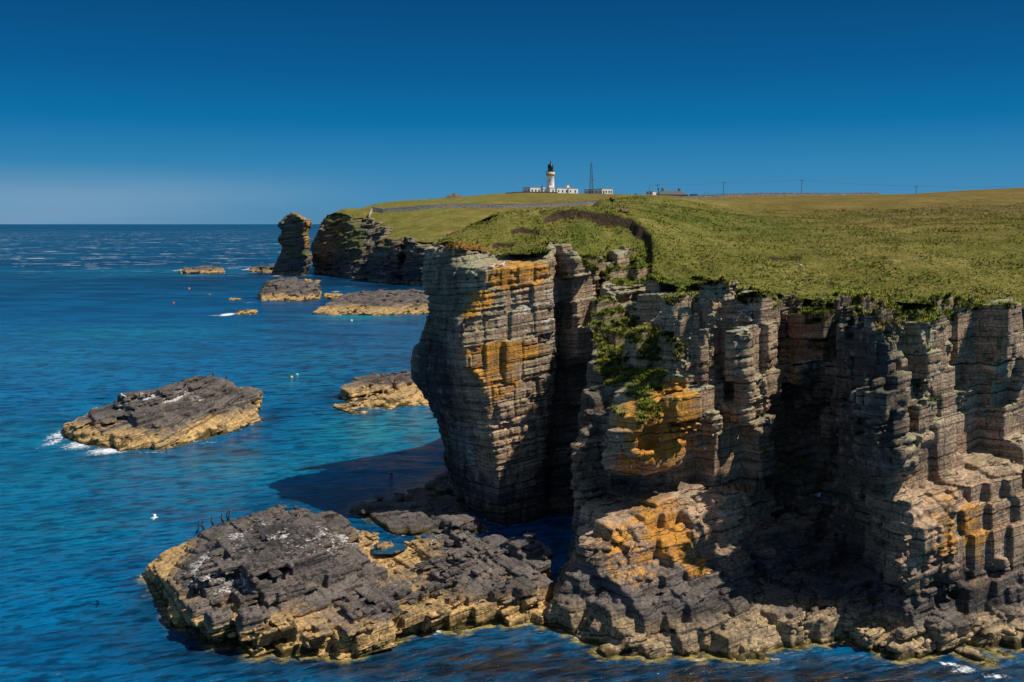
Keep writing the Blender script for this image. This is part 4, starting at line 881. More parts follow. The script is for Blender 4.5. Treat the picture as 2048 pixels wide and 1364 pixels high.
def hut(name, label, cat, loc, w, dep, h, windows_front=(), windows_side=(), door=None, door_mat='green', parapet=True, wall='white', group=None):
    """flat-roofed block turned so that its front faces right of the viewer and its gable faces left; windows as fractions along each wall"""
    t = empty(name, loc, label, cat, group, YAW)
    MB().box(0, w, 0, dep, -1.2, h).build('wall', M[wall], t)
    MB().box(-0.12, w + 0.12, -0.12, dep + 0.12, h, h + 0.16).build('roof', M['flat_roof'], t)
    for f in windows_front:
        x = f * w; win = MB().box(x - 0.42, x + 0.42, -0.04, 0.03, 1.0, 2.15).build('window', M['window'], t)
        MB().box(x - 0.5, x + 0.5, -0.10, -0.043, 0.86, 0.99).build('sill', M['ochre'], win)
    for f in windows_side:
        y = f * dep; MB().box(-0.04, 0.03, y - 0.42, y + 0.42, 1.0, 2.15).build('window', M['window'], t)
    if door is not None:
        x = door * w; MB().box(x - 0.5, x + 0.5, -0.05, 0.03, 0.0, 2.1).build('door', M[door_mat], t)
    return t
def at(px, py, d, sink=0.0): p = W(px, py, d); return Vector((p[0], p[1], p[2] - sink))
# ---- lighthouse
base = at(1100.9, 387.3, 547)
lh = empty('lighthouse', base, 'white round lighthouse tower with ochre gallery band and black domed lantern on the far skyline', 'lighthouse')
MB().lathe([(2.32, -1.5), (2.22, 0.5), (2.08, 5), (2.0, 9.6), (2.12, 9.75)], 40).build('tower', M['white'], lh, True)
MB().lathe([(2.10, 9.76), (2.42, 10.1), (2.42, 10.55)], 40).build('gallery_corbel', M['ochre'], lh, True)
MB().lathe([(2.42, 10.56), (2.42, 11.75), (2.30, 11.75), (2.30, 10.9), (1.2, 10.9)], 40).build('gallery_parapet', plain('pale_ochre_paint', (0.66, 0.50, 0.32), 0.7), lh, True)
rail = MB()
for k in range(16):
    a = 2 * math.pi * k / 16; rail.tube([(2.36 * math.cos(a), 2.36 * math.sin(a), 11.75), (2.36 * math.cos(a), 2.36 * math.sin(a), 12.35)], 0.03, 4)
rail.lathe([(2.33, 12.33), (2.39, 12.33), (2.39, 12.39), (2.33, 12.39)], 32).build('gallery_railing', M['steel'], lh)
lan = MB().lathe([(1.5, 10.92), (1.5, 12.1)], 32).lathe([(1.5, 14.3), (1.62, 14.36), (1.62, 14.6), (1.5, 14.62)], 32)
lan.lathe([(1.46, 12.1), (1.46, 14.3)], 20, math.radians(-108), math.radians(95)).build('lantern', M['black'], lh, True)
gl = MB().lathe([(1.44, 12.1), (1.44, 14.3)], 16, math.radians(95), math.radians(252)).build('lantern_glass', M['lens'], lh, True)
ab = MB()
for k in range(9):
    a = math.radians(95 + 157 * k / 8); b = math.radians(95 + 157 * min(k + 1.2, 8) / 8)
    ab.tube([(1.48 * math.cos(a), 1.48 * math.sin(a), 12.1), (1.48 * math.cos(b), 1.48 * math.sin(b), 14.3)], 0.05, 4)
ab.build('astragal', M['black'], gl)
MB().lathe([(1.6, 14.62), (1.55, 15.2), (1.28, 15.8), (0.85, 16.25), (0.35, 16.5), (0.22, 16.6), (0.22, 16.9), (0.36, 17.1), (0.36, 17.3), (0.1, 17.5), (0.0, 17.52)], 32).build('dome', M['black'], lh, True)
MB().tube([(0, 0, 17.5), (0, 0, 18.1)], 0.05, 5).box(-0.5, 0.15, -0.03, 0.03, 17.75, 17.98).build('weather_vane', M['black'], lh)
for z, a in ((3.2, 200), (6.6, 250)):
    a = math.radians(a); r_ = 2.12 - 0.03 * z / 3
    MB().box(-0.28, 0.28, -0.03, 0.10, z, z + 0.9).build('window', M['window'], lh).matrix_local = Matrix.Translation((r_ * math.cos(a), r_ * math.sin(a), 0)) @ Matrix.Rotation(a + math.pi / 2, 4, 'Z')
# ---- keepers' buildings
hut('keepers_block', 'small white flat-roofed block standing left of the lighthouse tower', 'building', at(1060.6, 386.8, 542), 6.3, 8.6, 3.35, (0.2, 0.54, 0.87), (0.25, 0.6))
kp = hut('keepers_house', 'long white flat-roofed house under the lighthouse with two pairs of ochre chimney pots', 'building', at(1099.8, 387.6, 538), 17.8, 4.6, 3.15, (0.11, 0.45, 0.585, 0.90), ())
for f in (0.29, 0.71):
    x = f * 17.8
    b_ = MB().box(x - 1.15, x + 1.15, -0.55, -0.005, -1.2, 3.2).build('bay', M['white'], kp)
    MB().box(x - 1.28, x + 1.28, -0.68, -0.006, 3.2, 3.42).build('cornice', M['ochre'], b_)
    MB().box(x - 0.32, x + 0.32, -0.59, -0.552, 1.0, 2.15).build('window', M['window'], b_)
for f in (0.07, 0.70):
    x = f * 17.8; ch = MB().box(x - 0.75, x + 0.75, 1.6, 2.4, 3.31, 4.95).build('chimney', M['white'], kp)
    MB().box(x - 0.85, x + 0.85, 1.5, 2.5, 4.95, 5.15).build('cap', M['ochre'], ch)
    for dx in (-0.4, 0.4): MB().lathe([(0.22, 5.15), (0.17, 5.8), (0.2, 5.85)], 10, c=(x + dx, 2.0)).build('chimney_pot', M['ochre'], ch)
for f in (0.215, 0.655): MB().tube([(f * 17.8, -0.08, 0), (f * 17.8, -0.08, 3.1)], 0.07, 5).build('downpipe', M['black'], kp)
st_ = empty('outbuilding', at(1086.5, 386.9, 556), 'low white outbuilding with a dark chimney tucked between the block and the lighthouse tower', 'building', None, YAW)
MB().box(0, 3.6, 0, 4, -1.2, 2.6).build('wall', M['white'], st_); MB().poly([(-.1, -.2, 2.6), (3.7, -.2, 2.6), (3.7, 4.2, 2.6), (-.1, 4.2, 2.6), (0.5, 2, 3.4), (3.2, 2, 3.4)], [(0, 1, 5, 4), (1, 2, 5), (2, 3, 4, 5), (3, 0, 4), (0, 3, 2, 1)]).build('roof', M['flat_roof'], st_)
MB().box(0.1, 0.7, 1.7, 2.3, 2.8, 4.2).build('chimney', M['brick'], st_); MB().box(0.8, 1.7, -0.05, 0.03, 0, 2.0).build('door', M['window'], st_)
hut('signal_block', 'white flat-roofed block with a green door standing at the foot of the radio mast', 'building', at(1204.5, 388.8, 556), 6.9, 19.0, 3.15, (0.38, 0.66, 0.86), (0.12, 0.32, 0.52, 0.72, 0.88), 0.15)
# ---- radio mast
ms = empty('radio_mast', at(1182.6, 388.5, 566), 'tall grey lattice radio mast rising behind the white block right of the lighthouse', 'radio mast')
H_ = 17.6; lat = MB()
cor = lambda z: [(sx * (0.95 - 0.6 * z / H_), sy * (0.95 - 0.6 * z / H_), z) for sx, sy in ((-1, -1), (1, -1), (1, 1), (-1, 1))]
for k in range(4): lat.tube([cor(-1)[k], cor(H_)[k]], 0.09, 4)
for i in range(14):
    z0, z1 = H_ * i / 14, H_ * (i + 1) / 14
    for k in range(4):
        lat.tube([cor(z0)[k], cor(z1)[(k + 1) % 4]], 0.05, 4); lat.tube([cor(z1)[k], cor(z1)[(k + 1) % 4]], 0.05, 4)
lat.build('lattice_frame', M['steel'], ms)
MB().tube([(0, 0, H_), (0, 0, H_ + 1.4)], 0.05, 4).tube([(-0.9, 0, H_ + 1.0), (0.9, 0, H_ + 1.0)], 0.04, 4).build('aerial', M['steel'], ms)
for z in (1.9, 8.3):
    MB().tube([(0.75, -0.3, z), (0.95, -0.55, z)], [0.75, 0.75], 14).build('dish', plain('grey_dish', (0.11, 0.12, 0.14), 0.5), ms)
# ---- slate-roofed cottage, shed, pole aerial
ct = empty('cottage', at(1338, 391.0, 575, 1.6), 'low cottage with dark hipped slate roof and two stone chimneys right of the white shed', 'cottage', None, math.radians(12))
MB().box(-6.6, 11.6, 0, 7, -1, 2.15).build('wall', M['brick'], ct)
rf = MB().poly([(-7.0, -.5, 2.15), (12.0, -.5, 2.15), (12.0, 7.5, 2.15), (-7.0, 7.5, 2.15), (-3.0, 3.5, 4.5), (8.0, 3.5, 4.5)], [(0, 1, 5, 4), (1, 2, 5), (2, 3, 4, 5), (3, 0, 4), (0, 3, 2, 1)]).build('roof', M['slate'], ct)
for x in (-2.6, 7.6):
    ch = MB().box(x - 0.55, x + 0.55, 3.0, 4.0, 3.9, 5.9).build('chimney', M['brick'], rf)
    MB().lathe([(0.24, 5.9), (0.18, 6.6), (0.22, 6.65)], 8, c=(x, 3.5)).build('chimney_pot', M['ochre'], ch)
for x in (-4.2, 1.0, 4.2, 9.5): MB().box(x - 0.45, x + 0.45, -0.05, 0.03, 0.7, 1.8).build('window', M['window'], ct)
hut('white_shed', 'little white flat-roofed shed standing at the left end of the slate-roofed cottage', 'shed', at(1305.5, 391.3, 562), 2.4, 6.4, 2.3, (), (0.3, 0.75))
tag(MB().tube([at(1299.2, 391, 566), at(1299.6, 366.2, 566)], 0.09, 6).build('aerial_pole', M['steel']), 'thin bare pole rising behind the white shed', 'pole')
rs = empty('ruined_shed', at(1276, 391.2, 570), 'low broken-down grey shed left of the white shed', 'shed', None, 0.2)
MB().box(-1.4, -0.9, 0, 2, -0.6, 1.1).poly([(-0.9, 0, -.6), (5.2, 0, -.6), (5.2, 1.6, -.6), (-0.9, 1.6, -.6), (-0.9, 0, 0.75), (1.6, 0, 0.35), (5.2, 0, 0.5), (5.2, 1.6, 0.5), (-0.9, 1.6, 0.75)], [(0, 1, 6, 5, 4), (1, 2, 7, 6), (2, 3, 8, 7), (3, 0, 4, 8), (4, 5, 6, 7, 8)]).build('wall', M['darkwall'], rs)
MB().box(2.0, 2.6, 0.2, 0.8, 0.42, 1.3).build('vent', M['flat_roof'], rs)
tag(MB().box(0, 4.6, 0, 0.4, -1.0, 0.75).build('green_fence', plain('green_boards', (0.045, 0.065, 0.03), 0.9)), 'low dark green boarded fence at the right end of the cottage', 'fence').location = at(1379.5, 391.0, 560)
gf = empty('goal_frame', at(1412.4, 391.5, 520), 'small bare frame of two posts and a rail beyond the long stone wall', 'frame')
MB().box(-1.05, -0.93, 0, 0.12, -0.8, 1.45).build('post', M['timber'], gf); MB().box(0.93, 1.05, 0, 0.12, -0.8, 1.45).build('post', M['timber'], gf); MB().box(-1.06, 1.06, -0.01, 0.13, 1.453, 1.57).build('rail', M['timber'], gf)
# ---- electricity poles and wires
PO = [(1318.8, 391.0, 369.3, 540, 'electricity pole carrying a transformer, leaning in front of the slate cottage'), (1446.2, 391.5, 364.6, 585, 'electricity pole second from the left, right of the little bare frame'),
      (1602.6, 391.5, 360.0, 600, 'tallest looking electricity pole, standing behind the right half of the stone wall'), (1832.5, 392, 372.3, 560, 'rightmost electricity pole, half hidden by the grass ridge')]
tops = []
for i, (px, py, ty, d, lab) in enumerate(PO):
    b = at(px, py, d); h = (py - ty) / FOC * d
    t = empty('electricity_pole', b, lab, 'electricity pole', 'electricity poles along the skyline')
    lean = (-1.0, 0, 0)[min(i, 2)] if i == 0 else (0.45 if i < 3 else 0.0)
    MB().tube([(0, 0, -1.0), (lean, 0, h)], [0.17, 0.12], 8).build('pole', M['timber'], t)
    MB().box(lean - 1.15, lean + 1.15, -0.16, -0.08, h - 0.45, h - 0.28).build('crossarm', M['timber'], t)
    for dx in (-1.05, 0, 1.05): MB().lathe([(0.07, h - 0.28 if dx else h), (0.10, h + 0.05), (0.04, h + 0.2)], 8, c=(lean + dx, -0.12)).build('insulator', M['steel'], t)
    if i == 0: MB().lathe([(0.0, h - 3.1), (0.42, h - 3.0), (0.42, h - 2.0), (0.0, h - 1.9)], 10, c=(lean + 0.5, -0.25)).build('transformer', M['steel'], t)
    tops.append(b + Vector((lean, -0.12, h)))
ends = tops + [at(2060, 371, 540)]
for i in range(4):
    a, b = ends[i], ends[i + 1]; mb = MB()
    for off in (-1.05, 1.05):
        pts = []
        for k in range(13):
            f = k / 12; p = a.lerp(b, f); pts.append((p.x + off, p.y, p.z + 0.15 - 1.6 * 4 * f * (1 - f) * 0.5))
        mb.tube(pts, 0.02, 3)
    tag(mb.build('overhead_wire', M['wire']), ['sagging wires from the leaning transformer pole to the second pole', 'wires between the second and third electricity poles', 'long sagging wires between the third and rightmost poles', 'wires leaving the rightmost pole towards the picture edge'][i], 'wire', 'overhead wires')
# ---- dry stone walls
def stone_wall(label, pts, height, thick=0.55, name='stone_wall', mat='stone', group=None, cope=True, sink=0.5):
    """pts: (photo column, distance); the wall follows the ground"""
    P = [np.array((WX(a, b), b)) for a, b in pts]; out = []
    for a, b in zip(P[:-1], P[1:]):
        n = max(2, int(np.linalg.norm(b - a) / 1.0)); out += [a + (b - a) * k / n for k in range(n)]
    out.append(P[-1]); out = np.array(out)
    z = T0(out[:, 0], out[:, 1]); rr = np.random.default_rng(len(out))
    nrm = np.gradient(out, axis=0); nrm = np.stack([-nrm[:, 1], nrm[:, 0]], 1); nrm /= np.linalg.norm(nrm, axis=1, keepdims=True)
    V = []; F = []
    hj = height + rr.uniform(-.07, .07, len(out))
    for i in range(len(out)):
        for s_, zz, k in ((-1, -sink, 1.0), (-1, hj[i], .72), (1, hj[i], .72), (1, -sink, 1.0)):
            q = out[i] + nrm[i] * s_ * thick * k / 2; V.append((q[0], q[1], z[i] + zz))
    for i in range(len(out) - 1):
        for k in range(3): F.append((i * 4 + k, i * 4 + k + 1, i * 4 + 5 + k, i * 4 + 4 + k))
    F += [(0, 1, 2, 3), tuple(4 * (len(out) - 1) + k for k in (3, 2, 1, 0))]
    mb = MB().poly(V, F)
    o = tag(mb.build(name, M[mat]), label, 'stone wall', group)
    if cope:                                                          # upright coping stones
        mc = MB()
        for i in range(len(out) - 1):
            for f in (0.0, 0.34, 0.67):
                q = out[i] * (1 - f) + out[i + 1] * f; zz = z[i] * (1 - f) + z[i + 1] * f + hj[i] * (1 - f) + hj[i + 1] * f
                w_, h_ = rr.uniform(.10, .16), rr.uniform(.12, .30)
                mc.box(q[0] - w_, q[0] + w_, q[1] - .22, q[1] + .22, zz + .003 - .08, zz + h_)
        mc.build('coping', M['darkwall'] if mat != 'stone' else M['stone'], o)
    return o
stone_wall('long grey dry stone wall crossing the headland below the lighthouse, left of the gateway', [(744, 399), (767, 393), (865, 391), (1000, 390), (1130, 390), (1248, 390)], 1.35, group='dry stone field walls')
stone_wall('dry stone wall right of the gateway, running along the skyline under the electricity poles', [(1266, 390), (1300, 390), (1440, 390), (1540, 390), (1660, 390), (1760, 391)], 1.0, group='dry stone field walls')
stone_wall('short dry stone wall end dropping to the far cliff edge', [(744, 398), (738, 389)], 0.9, group='dry stone field walls')
stone_wall('low dark garden wall on the grass in front of the lighthouse', [(1012, 512), (1040, 520), (1075, 524), (1115, 528)], 0.55, 0.6, mat='darkwall', group='dry stone field walls', cope=False)
gt = empty('field_gate', Vector((WX(1257, 390), 390, TZ(WX(1257, 390), 390))), 'low grey gate closing the gap between the two lengths of stone wall', 'gate')
for x in (-1.65, 1.65): MB().box(x - 0.09, x + 0.09, -0.09, 0.09, -0.5, 1.35).build('post', M['timber'], gt)
for z in (0.35, 0.65, 0.95): MB().box(-1.54, 1.54, -0.03, 0.03, z - 0.05, z + 0.05).build('bar', M['steel'], gt)
# mound of earth on the far ridge
n_ = 26; mv = []; mf = []
cm = at(905, 397, 486)
for i in range(n_):
    for j in range(n_):
        x, y = (i / (n_ - 1) - .5) * 22, (j / (n_ - 1) - .5) * 10
        h = 2.3 * math.exp(-((x - .6) / 3.2) ** 2 - (y / 2.4) ** 2) + 0.9 * math.exp(-((x - 5) / 4.0) ** 2 - (y / 2.6) ** 2) + 0.5 * math.exp(-((x + 4) / 3) ** 2 - (y / 2.6) ** 2)
        mv.append((x, y, h * (1 + .25 * math.sin(x * 2.1 + y)) - 0.25))
for i in range(n_ - 1):
    for j in range(n_ - 1): mf.append((i * n_ + j, i * n_ + j + 1, (i + 1) * n_ + j + 1, (i + 1) * n_ + j)[::-1])
mo = tag(MB().poly(mv, mf).build('earth_mound', plain('bare_earth', (0.14, 0.095, 0.055), 0.95, 0.5, 0.7), None, True), 'small brown earth mound standing up on the far grassy ridge left of the lighthouse', 'mound'); mo.location = cm

# ---------------------------------------------------------------- birds
M['feather_white'] = plain('white_feather', (0.80, 0.80, 0.80), 0.8, 0.05); M['feather_grey'] = plain('grey_feather', (0.30, 0.34, 0.40), 0.8, 0.1); M['feather_dark'] = plain('dark_feather', (0.022, 0.021, 0.02), 0.6, 0.2)
M['feather_brown'] = plain('brown_feather', (0.075, 0.062, 0.045), 0.8, 0.2, 20.0); M['beak'] = plain('yellow_beak', (0.65, 0.33, 0.03), 0.5); M['leg_pink'] = plain('bird_leg', (0.35, 0.2, 0.17), 0.7)
def gull(loc, rz, label, s=1.0, sitting=False):
    """standing herring gull facing +x"""
    t = empty('gull', loc, label, 'gull', 'gulls on the rocks', rz); t.scale = (s, s, s); z0 = -0.10 if sitting else 0.0
    body = [(-0.30, 0, .17), (-0.20, 0, .20), (-0.06, 0, .22), (0.06, 0, .245), (0.13, 0, .30), (0.155, 0, .37), (0.16, 0, .41), (0.185, 0, .435), (0.215, 0, .43)]
    MB().tube([(x, y, z + z0) for x, y, z in body], [.02, .055, .092, .095, .072, .048, .046, .046, .02], 12).build('body', M['feather_white'], t, True)
    MB().tube([(0.21, 0, .425 + z0), (0.25, 0, .418 + z0), (0.275, 0, .405 + z0)], [.018, .014, .005], 6).build('beak', M['beak'], t)
    for s_ in (-1, 1):
        MB().tube([(0.08, .07 * s_, .27 + z0), (-0.08, .082 * s_, .25 + z0), (-0.24, .05 * s_, .20 + z0), (-0.36, .02 * s_, .165 + z0)], [.03, .062, .04, .008], 8, (1, .45, 1)).build('wing', M['feather_grey'], t, True)
        if not sitting: MB().tube([(-0.01, .035 * s_, .15), (0.0, .035 * s_, .0)], .009, 5).box(-0.01, .05, .035 * s_ - .02, .035 * s_ + .02, 0, .008).build('leg', M['leg_pink'], t)
    MB().poly([(-0.28, -.035, .18 + z0), (-0.28, .035, .18 + z0), (-0.40, .05, .15 + z0), (-0.40, -.05, .15 + z0), (-0.28, -.035, .165 + z0), (-0.28, .035, .165 + z0), (-0.40, .05, .14 + z0), (-0.40, -.05, .14 + z0)], [(0, 1, 2, 3), (7, 6, 5, 4), (0, 4, 5, 1), (1, 5, 6, 2), (2, 6, 7, 3), (3, 7, 4, 0)]).build('tail', M['feather_white'], t)
    return t
def shag(loc, rz, label, upright=1.0, flip=1):
    """shag standing upright on the rock, facing +x"""
    t = empty('shag', loc, label, 'shag', 'shags along the platform rim', rz); t.scale = (.8, .8, .8)
    u = upright; p = [(-.16, 0, .10), (-.10, 0, .20), (-.03 * u, 0, .34), (.0, 0, .46), (.015, 0, .56), (.0, 0, .66), (.01, 0, .73), (.045, 0, .765), (.085, 0, .76)]
    MB().tube(p, [.02, .075, .10, .075, .045, .034, .034, .036, .015], 12).build('body', M['feather_brown'], t, True)
    MB().tube([(.08, 0, .762), (.13, 0, .757), (.165, 0, .745)], [.014, .009, .005], 6).build('beak', M['beak'], t)
    MB().tube([(.0, 0, .54), (.012, 0, .60), (.0, 0, .67), (.01, 0, .735), (.045, 0, .772)], [.048, .040, .037, .037, .036], 10).build('neck', M['feather_dark'], t, True)
    for s_ in (-1, 1):
        MB().tube([(-.01, .075 * s_, .47), (-.06, .09 * s_, .34), (-.13, .06 * s_, .18), (-.17, .03 * s_, .08)], [.03, .06, .045, .01], 8, (1, .5, 1)).build('wing', M['feather_dark'], t, True)
        MB().tube([(-.03, .045 * s_, .17), (0, .05 * s_, 0)], .014, 5).box(-.02, .08, .05 * s_ - .03, .05 * s_ + .03, 0, .012).build('leg', M['feather_dark'], t)
    MB().tube([(-.13, 0, .14), (-.24, 0, .02)], [.045, .02], 6, (1, 1, .4)).build('tail', M['feather_dark'], t)
    return t
from mathutils.bvhtree import BVHTree
_bv = {}
def bvh(name):
    if name not in _bv:
        V, Q = (CLV, CLQ) if name == 'cliff' else o_data[name]
        _bv[name] = BVHTree.FromPolygons([tuple(v) for v in V.tolist()], Q.tolist())
    return _bv[name]
def perch(names, px, py):
    """where the line of sight through (px,py) first meets one of the rocks: the spot a thing stands on"""
    o = Vector((0, 0, CAMZ)); d = Vector(((px - CX) / FOC, 1, -(py - HY) / FOC)).normalized(); best = None
    for n in names:
        h = bvh(n).ray_cast(o, d)
        if h[0] is not None and (best is None or h[3] < best[3]): best = h
    return best
def top_at(names, x, y):
    best = None
    for n in names:
        h = bvh(n).ray_cast(Vector((x, y, 40)), Vector((0, 0, -1)))
        if h[0] is not None and (best is None or h[0].z > best.z): best = h[0]
    return best
def on_rim(names, px, py, maxup=26):
    """first spot at or just below (px,py) where the rock is met"""
    for k in range(maxup):
        h = perch(names, px, py + k * 1.5)
        if h is not None: return h[0]
    return None
g1 = on_rim(['cliff'], 984, 541); gull(g1 + Vector((0, .12, 0)), 0.25, 'grey and white gull standing on the orange-edged ledge, left one of the pair', 1.0)
g2 = on_rim(['cliff'], 1004, 534); gull(g2 + Vector((0, .12, 0)), 0.5, 'gull of the pair sitting nearest the grass tuft on the orange-edged ledge, looking back', 1.0, True)
g3 = on_rim(['cliff'], 1638, 1000); gull(g3, -1.2, 'lone white gull standing upright in the dark shaded recess of the cliff', 1.15)
g4 = on_rim(['rock_islet'], 246, 797); gull(g4, math.pi - .3, 'gull standing on the left shoulder of the broad dark islet', 1.1)
fg = empty('flying_gull', W(308, 1036, 52), 'white gull gliding low over the water left of the rock platform', 'gull', None, 0.4); fg.scale = (.75, .75, .75)
MB().tube([(-.26, 0, 0), (-.1, 0, 0), (.06, 0, .01), (.18, 0, .02), (.25, 0, .02)], [.02, .06, .075, .05, .02], 10).build('body', M['feather_white'], fg, True)
for s_ in (-1, 1):
    MB().tube([(.04, .05 * s_, .02), (.08, .30 * s_, .16), (-.02, .58 * s_, .12), (-.14, .74 * s_, .06)], [.075, .085, .05, .012], 8, (1, 1, .18)).build('wing', M['feather_white'], fg, True)
MB().tube([(.24, 0, .02), (.31, 0, .01)], [.016, .006], 6).build('beak', M['beak'], fg)
for i, (px, py, rz, u, lab) in enumerate([(396, 1072, 0.2, 1.0, 'lowest shag at the far left of the row, beak turned right'), (404, 1064, math.pi, 1.0, 'black-necked shag second from the left of the row'), (423, 1057, math.pi, 1.0, 'pale-breasted shag standing tallest in the middle of the row'),
        (443, 1053, math.pi + .2, 1.5, 'stooping shag with its neck stretched left, fourth in the row'), (454, 1047, math.pi, 1.0, 'shag standing upright near the top of the row by the dark rock'), (458.5, 1046, 0.5, 1.2, 'small dark shag half hidden at the right end of the row')]):
    p = on_rim(['rock_platform'], px, py - 6)
    if p is not None: shag(p + Vector((0, .05, -.01)), rz, lab, u)
for px, py, lab in ((425, 757, 'dark shag resting left of the peak of the broad islet'), (452, 760, 'dark shag resting on the right edge of the peak of the broad islet')):
    p = on_rim(['rock_islet'], px, py - 4)
    if p is not None: o = shag(p, math.pi, lab); o['group'] = 'shags on the broad islet'
# marker buoys
for px, py, c, lab in ((347, 607, (.7, .12, .02), 'orange creel buoy afloat farthest left, level with the tiny awash rocks'), (378, 578, (.7, .25, .08), 'small orange buoy afloat below the leftmost far islet'), (703, 642, (.8, .7, .5), 'pale buoy floating on the turquoise water below the long black islet'), (782, 949, (.6, .02, .02), 'red buoy floating near the shaded rocks under the headland'), (583, 755, (.75, .6, .1), 'yellow buoy floating on open water between the two middle islets'), (594, 750, (.3, .6, .4), 'pale green buoy floating just right of the yellow buoy')):
    d = sea_d(py); s_ = d / 100 * .10 + .08
    t = empty('marker_buoy', (WX(px, d), d, 0), lab, 'buoy', 'creel buoys afloat')
    MB().lathe([(0, -s_ * .5), (s_ * .7, -s_ * .4), (s_, .1 * s_), (s_ * .8, s_ * .75), (s_ * .25, s_ * 1.1), (0, s_ * 1.12)], 14).build('float', plain('buoy_paint', c, 0.4, 0.05), t, True)
    MB().tube([(0, 0, s_ * 1.1), (0, 0, s_ * 1.5)], s_ * .16, 6).build('eye', M['black'], t)
# ---------------------------------------------------------------- plants rooted in the cliff: docks and leafy clumps
M['leaf'] = plain('dock_leaf', (0.075, 0.15, 0.022), 0.6, 0.35, 6.0); M['spike'] = plain('seed_spike', (0.16, 0.19, 0.035), 0.8, 0.4, 12.0)
def dock(n_spikes, seed, h=0.75):
    r_ = random.Random(seed); lv = MB(); sp = MB()
    for k in range(9 + 3 * n_spikes):
        a = r_.uniform(0, 6.28); L_ = r_.uniform(.18, .36); w_ = L_ * .20; e = r_.uniform(.15, .9); c_, s_ = math.cos(a), math.sin(a)
        b = (r_.uniform(-.12, .12), r_.uniform(-.1, .1), r_.uniform(0, .12))
        f = lambda t, q, dz: (b[0] + c_ * t - s_ * q, b[1] + s_ * t + c_ * q, b[2] + dz)
        lv.poly([f(0, 0, 0), f(L_ * .5, -w_, L_ * e * .7), f(L_, 0, L_ * e * .6), f(L_ * .5, w_, L_ * e * .7)], [(0, 1, 2, 3)])
    for k in range(n_spikes):
        x, y = r_.uniform(-.18, .18), r_.uniform(-.1, .1); hh = h * r_.uniform(.7, 1.15); lx = r_.uniform(-.08, .08)
        sp.tube([(x, y, 0), (x + lx * .5, y, hh * .35), (x + lx * .8, y, hh * .6), (x + lx, y, hh * .85), (x + lx, y, hh)], [.012, .016, .045, .035, .006], 6)
        for m_ in range(10):
            t = r_.uniform(.3, .95); a = r_.uniform(0, 6.28); sp.tube([(x + lx * t, y, hh * t), (x + lx * t + .06 * math.cos(a), y + .06 * math.sin(a), hh * t + .05)], [.018, .006], 4)
    return lv, sp
DK = [(1832, 640, 3, 'tall dock with three seed spikes on the ledge left of the pale blocks'), (1851, 622, 2, 'slim dock pair just under the turf edge'), (1868, 622, 3, 'dense dock clump right of the slim pair'), (1845, 660, 0, 'round bright green leaf clump under the tall docks'), (1875, 645, 2, 'dock leaning against the big pale lichen block'), (1890, 655, 1, 'single dock spike beside the pale lichen block'),
      (1964, 668, 3, 'dock clump on the dark earth right of the pale blocks'), (1937, 690, 1, 'single spike below the overhanging pale slab'), (1785, 690, 1, 'small dock at the edge of the dark recess'), (1815, 690, 1, 'small dock one ledge right of the recess edge'), (1857, 700, 1, 'small dock at the foot of the pale slab'), (1999, 700, 2, 'leafy clump among white-splashed rock near the picture edge'), (1972, 715, 0, 'green mat of leaves over the ledge above the white splash'), (1997, 735, 2, 'dock growing under the white-splashed ledge'),
      (1866, 755, 2, 'dock hanging on the mid ledge above the striped face'), (1835, 775, 2, 'dock beside the deep vertical joint'), (1784, 745, 0, 'small leaf clump on the lit corner'), (1867, 805, 0, 'trailing leaf clump in the vertical joint'), (1914, 800, 0, 'trailing leaf clump right of the joint on the striped face'), (1705, 622, 0, 'leaf clump at the head of the dark recess'), (1100, 622, 1, 'green plant in the crack of the lit headland face'), (895, 712, 0, 'bright plant on the shaded headland ledge'), (1130, 725, 0, 'leaf clump in the dark chimney mouth'), (1530, 722, 0, 'round grassy clump on the right pillar'), (1410, 875, 1, 'leaf spray on the brown slab beside the orange buttress'), (1446, 866, 1, 'leaf spray on the brown slab nearest the recess')]
for i, (px, py, n_, lab) in enumerate(DK):
    h = perch(['cliff'], px, py)
    if h is None: continue
    t = empty('dock_plant' if n_ else 'leafy_plant', h[0] - h[1] * 0.05, lab, 'plant', 'plants rooted on the cliff ledges', random.uniform(0, 6))
    lv, sp = dock(n_, i, 0.7)
    lv.build('leaves', M['leaf'], t)
    if n_: sp.build('seed_spikes', M['spike'], t)
# ---------------------------------------------------------------- loose boulders, turf clods, tide pool
class Box3:
    """rough block: a box turned and tipped, as a distance"""
    def __init__(s, c, half, rz=0.0, tip=(0, 0)): s.c = np.array(c, float); s.h = np.array(half, float); s.R = np.array(Matrix.Rotation(rz, 3, 'Z') @ Matrix.Rotation(tip[0], 3, 'X') @ Matrix.Rotation(tip[1], 3, 'Y')); s.r = np.linalg.norm(s.h) + .5
    def __call__(s, P): return (np.abs((P - s.c) @ s.R) - s.h).max(1)
    def bounds(s, pad): return tuple(s.c - s.r), tuple(s.c + s.r)
SB = Strata(77, (0.13, 0.0), math.radians(30), (0.5, 1.2), (0.15, 0.4), (0.05, 0.15), (0.9, 2.0), (0.4, 0.9))
def boulder(px, py, half, rz, tip, label, mat='cliff', lift=0.6, h=0.07, amp=(.0, .10, .10, .06)):
    hit = perch(['cliff', 'rock_platform'], px, py)
    p = hit[0] if hit is not None else Vector(W(px, py, 46))
    c = (p.x, p.y + half[1] * .5, p.z + half[2] * lift)
    make_rock('boulder', Box3(c, half, rz, tip), (h, h, h * .8), SB, amp, M[mat], None, label, 'boulder', 'loose boulders', band=1.2, hc=.2)
boulder(1622, 1212, (.62, .5, .55), .5, (.1, .35), 'dark wedge-shaped boulder standing at the mouth of the shaded recess')
boulder(1895, 1280, (1.0, .8, .62), .35, (.05, -.1), 'largest pale square block on the shore under the right cliff')
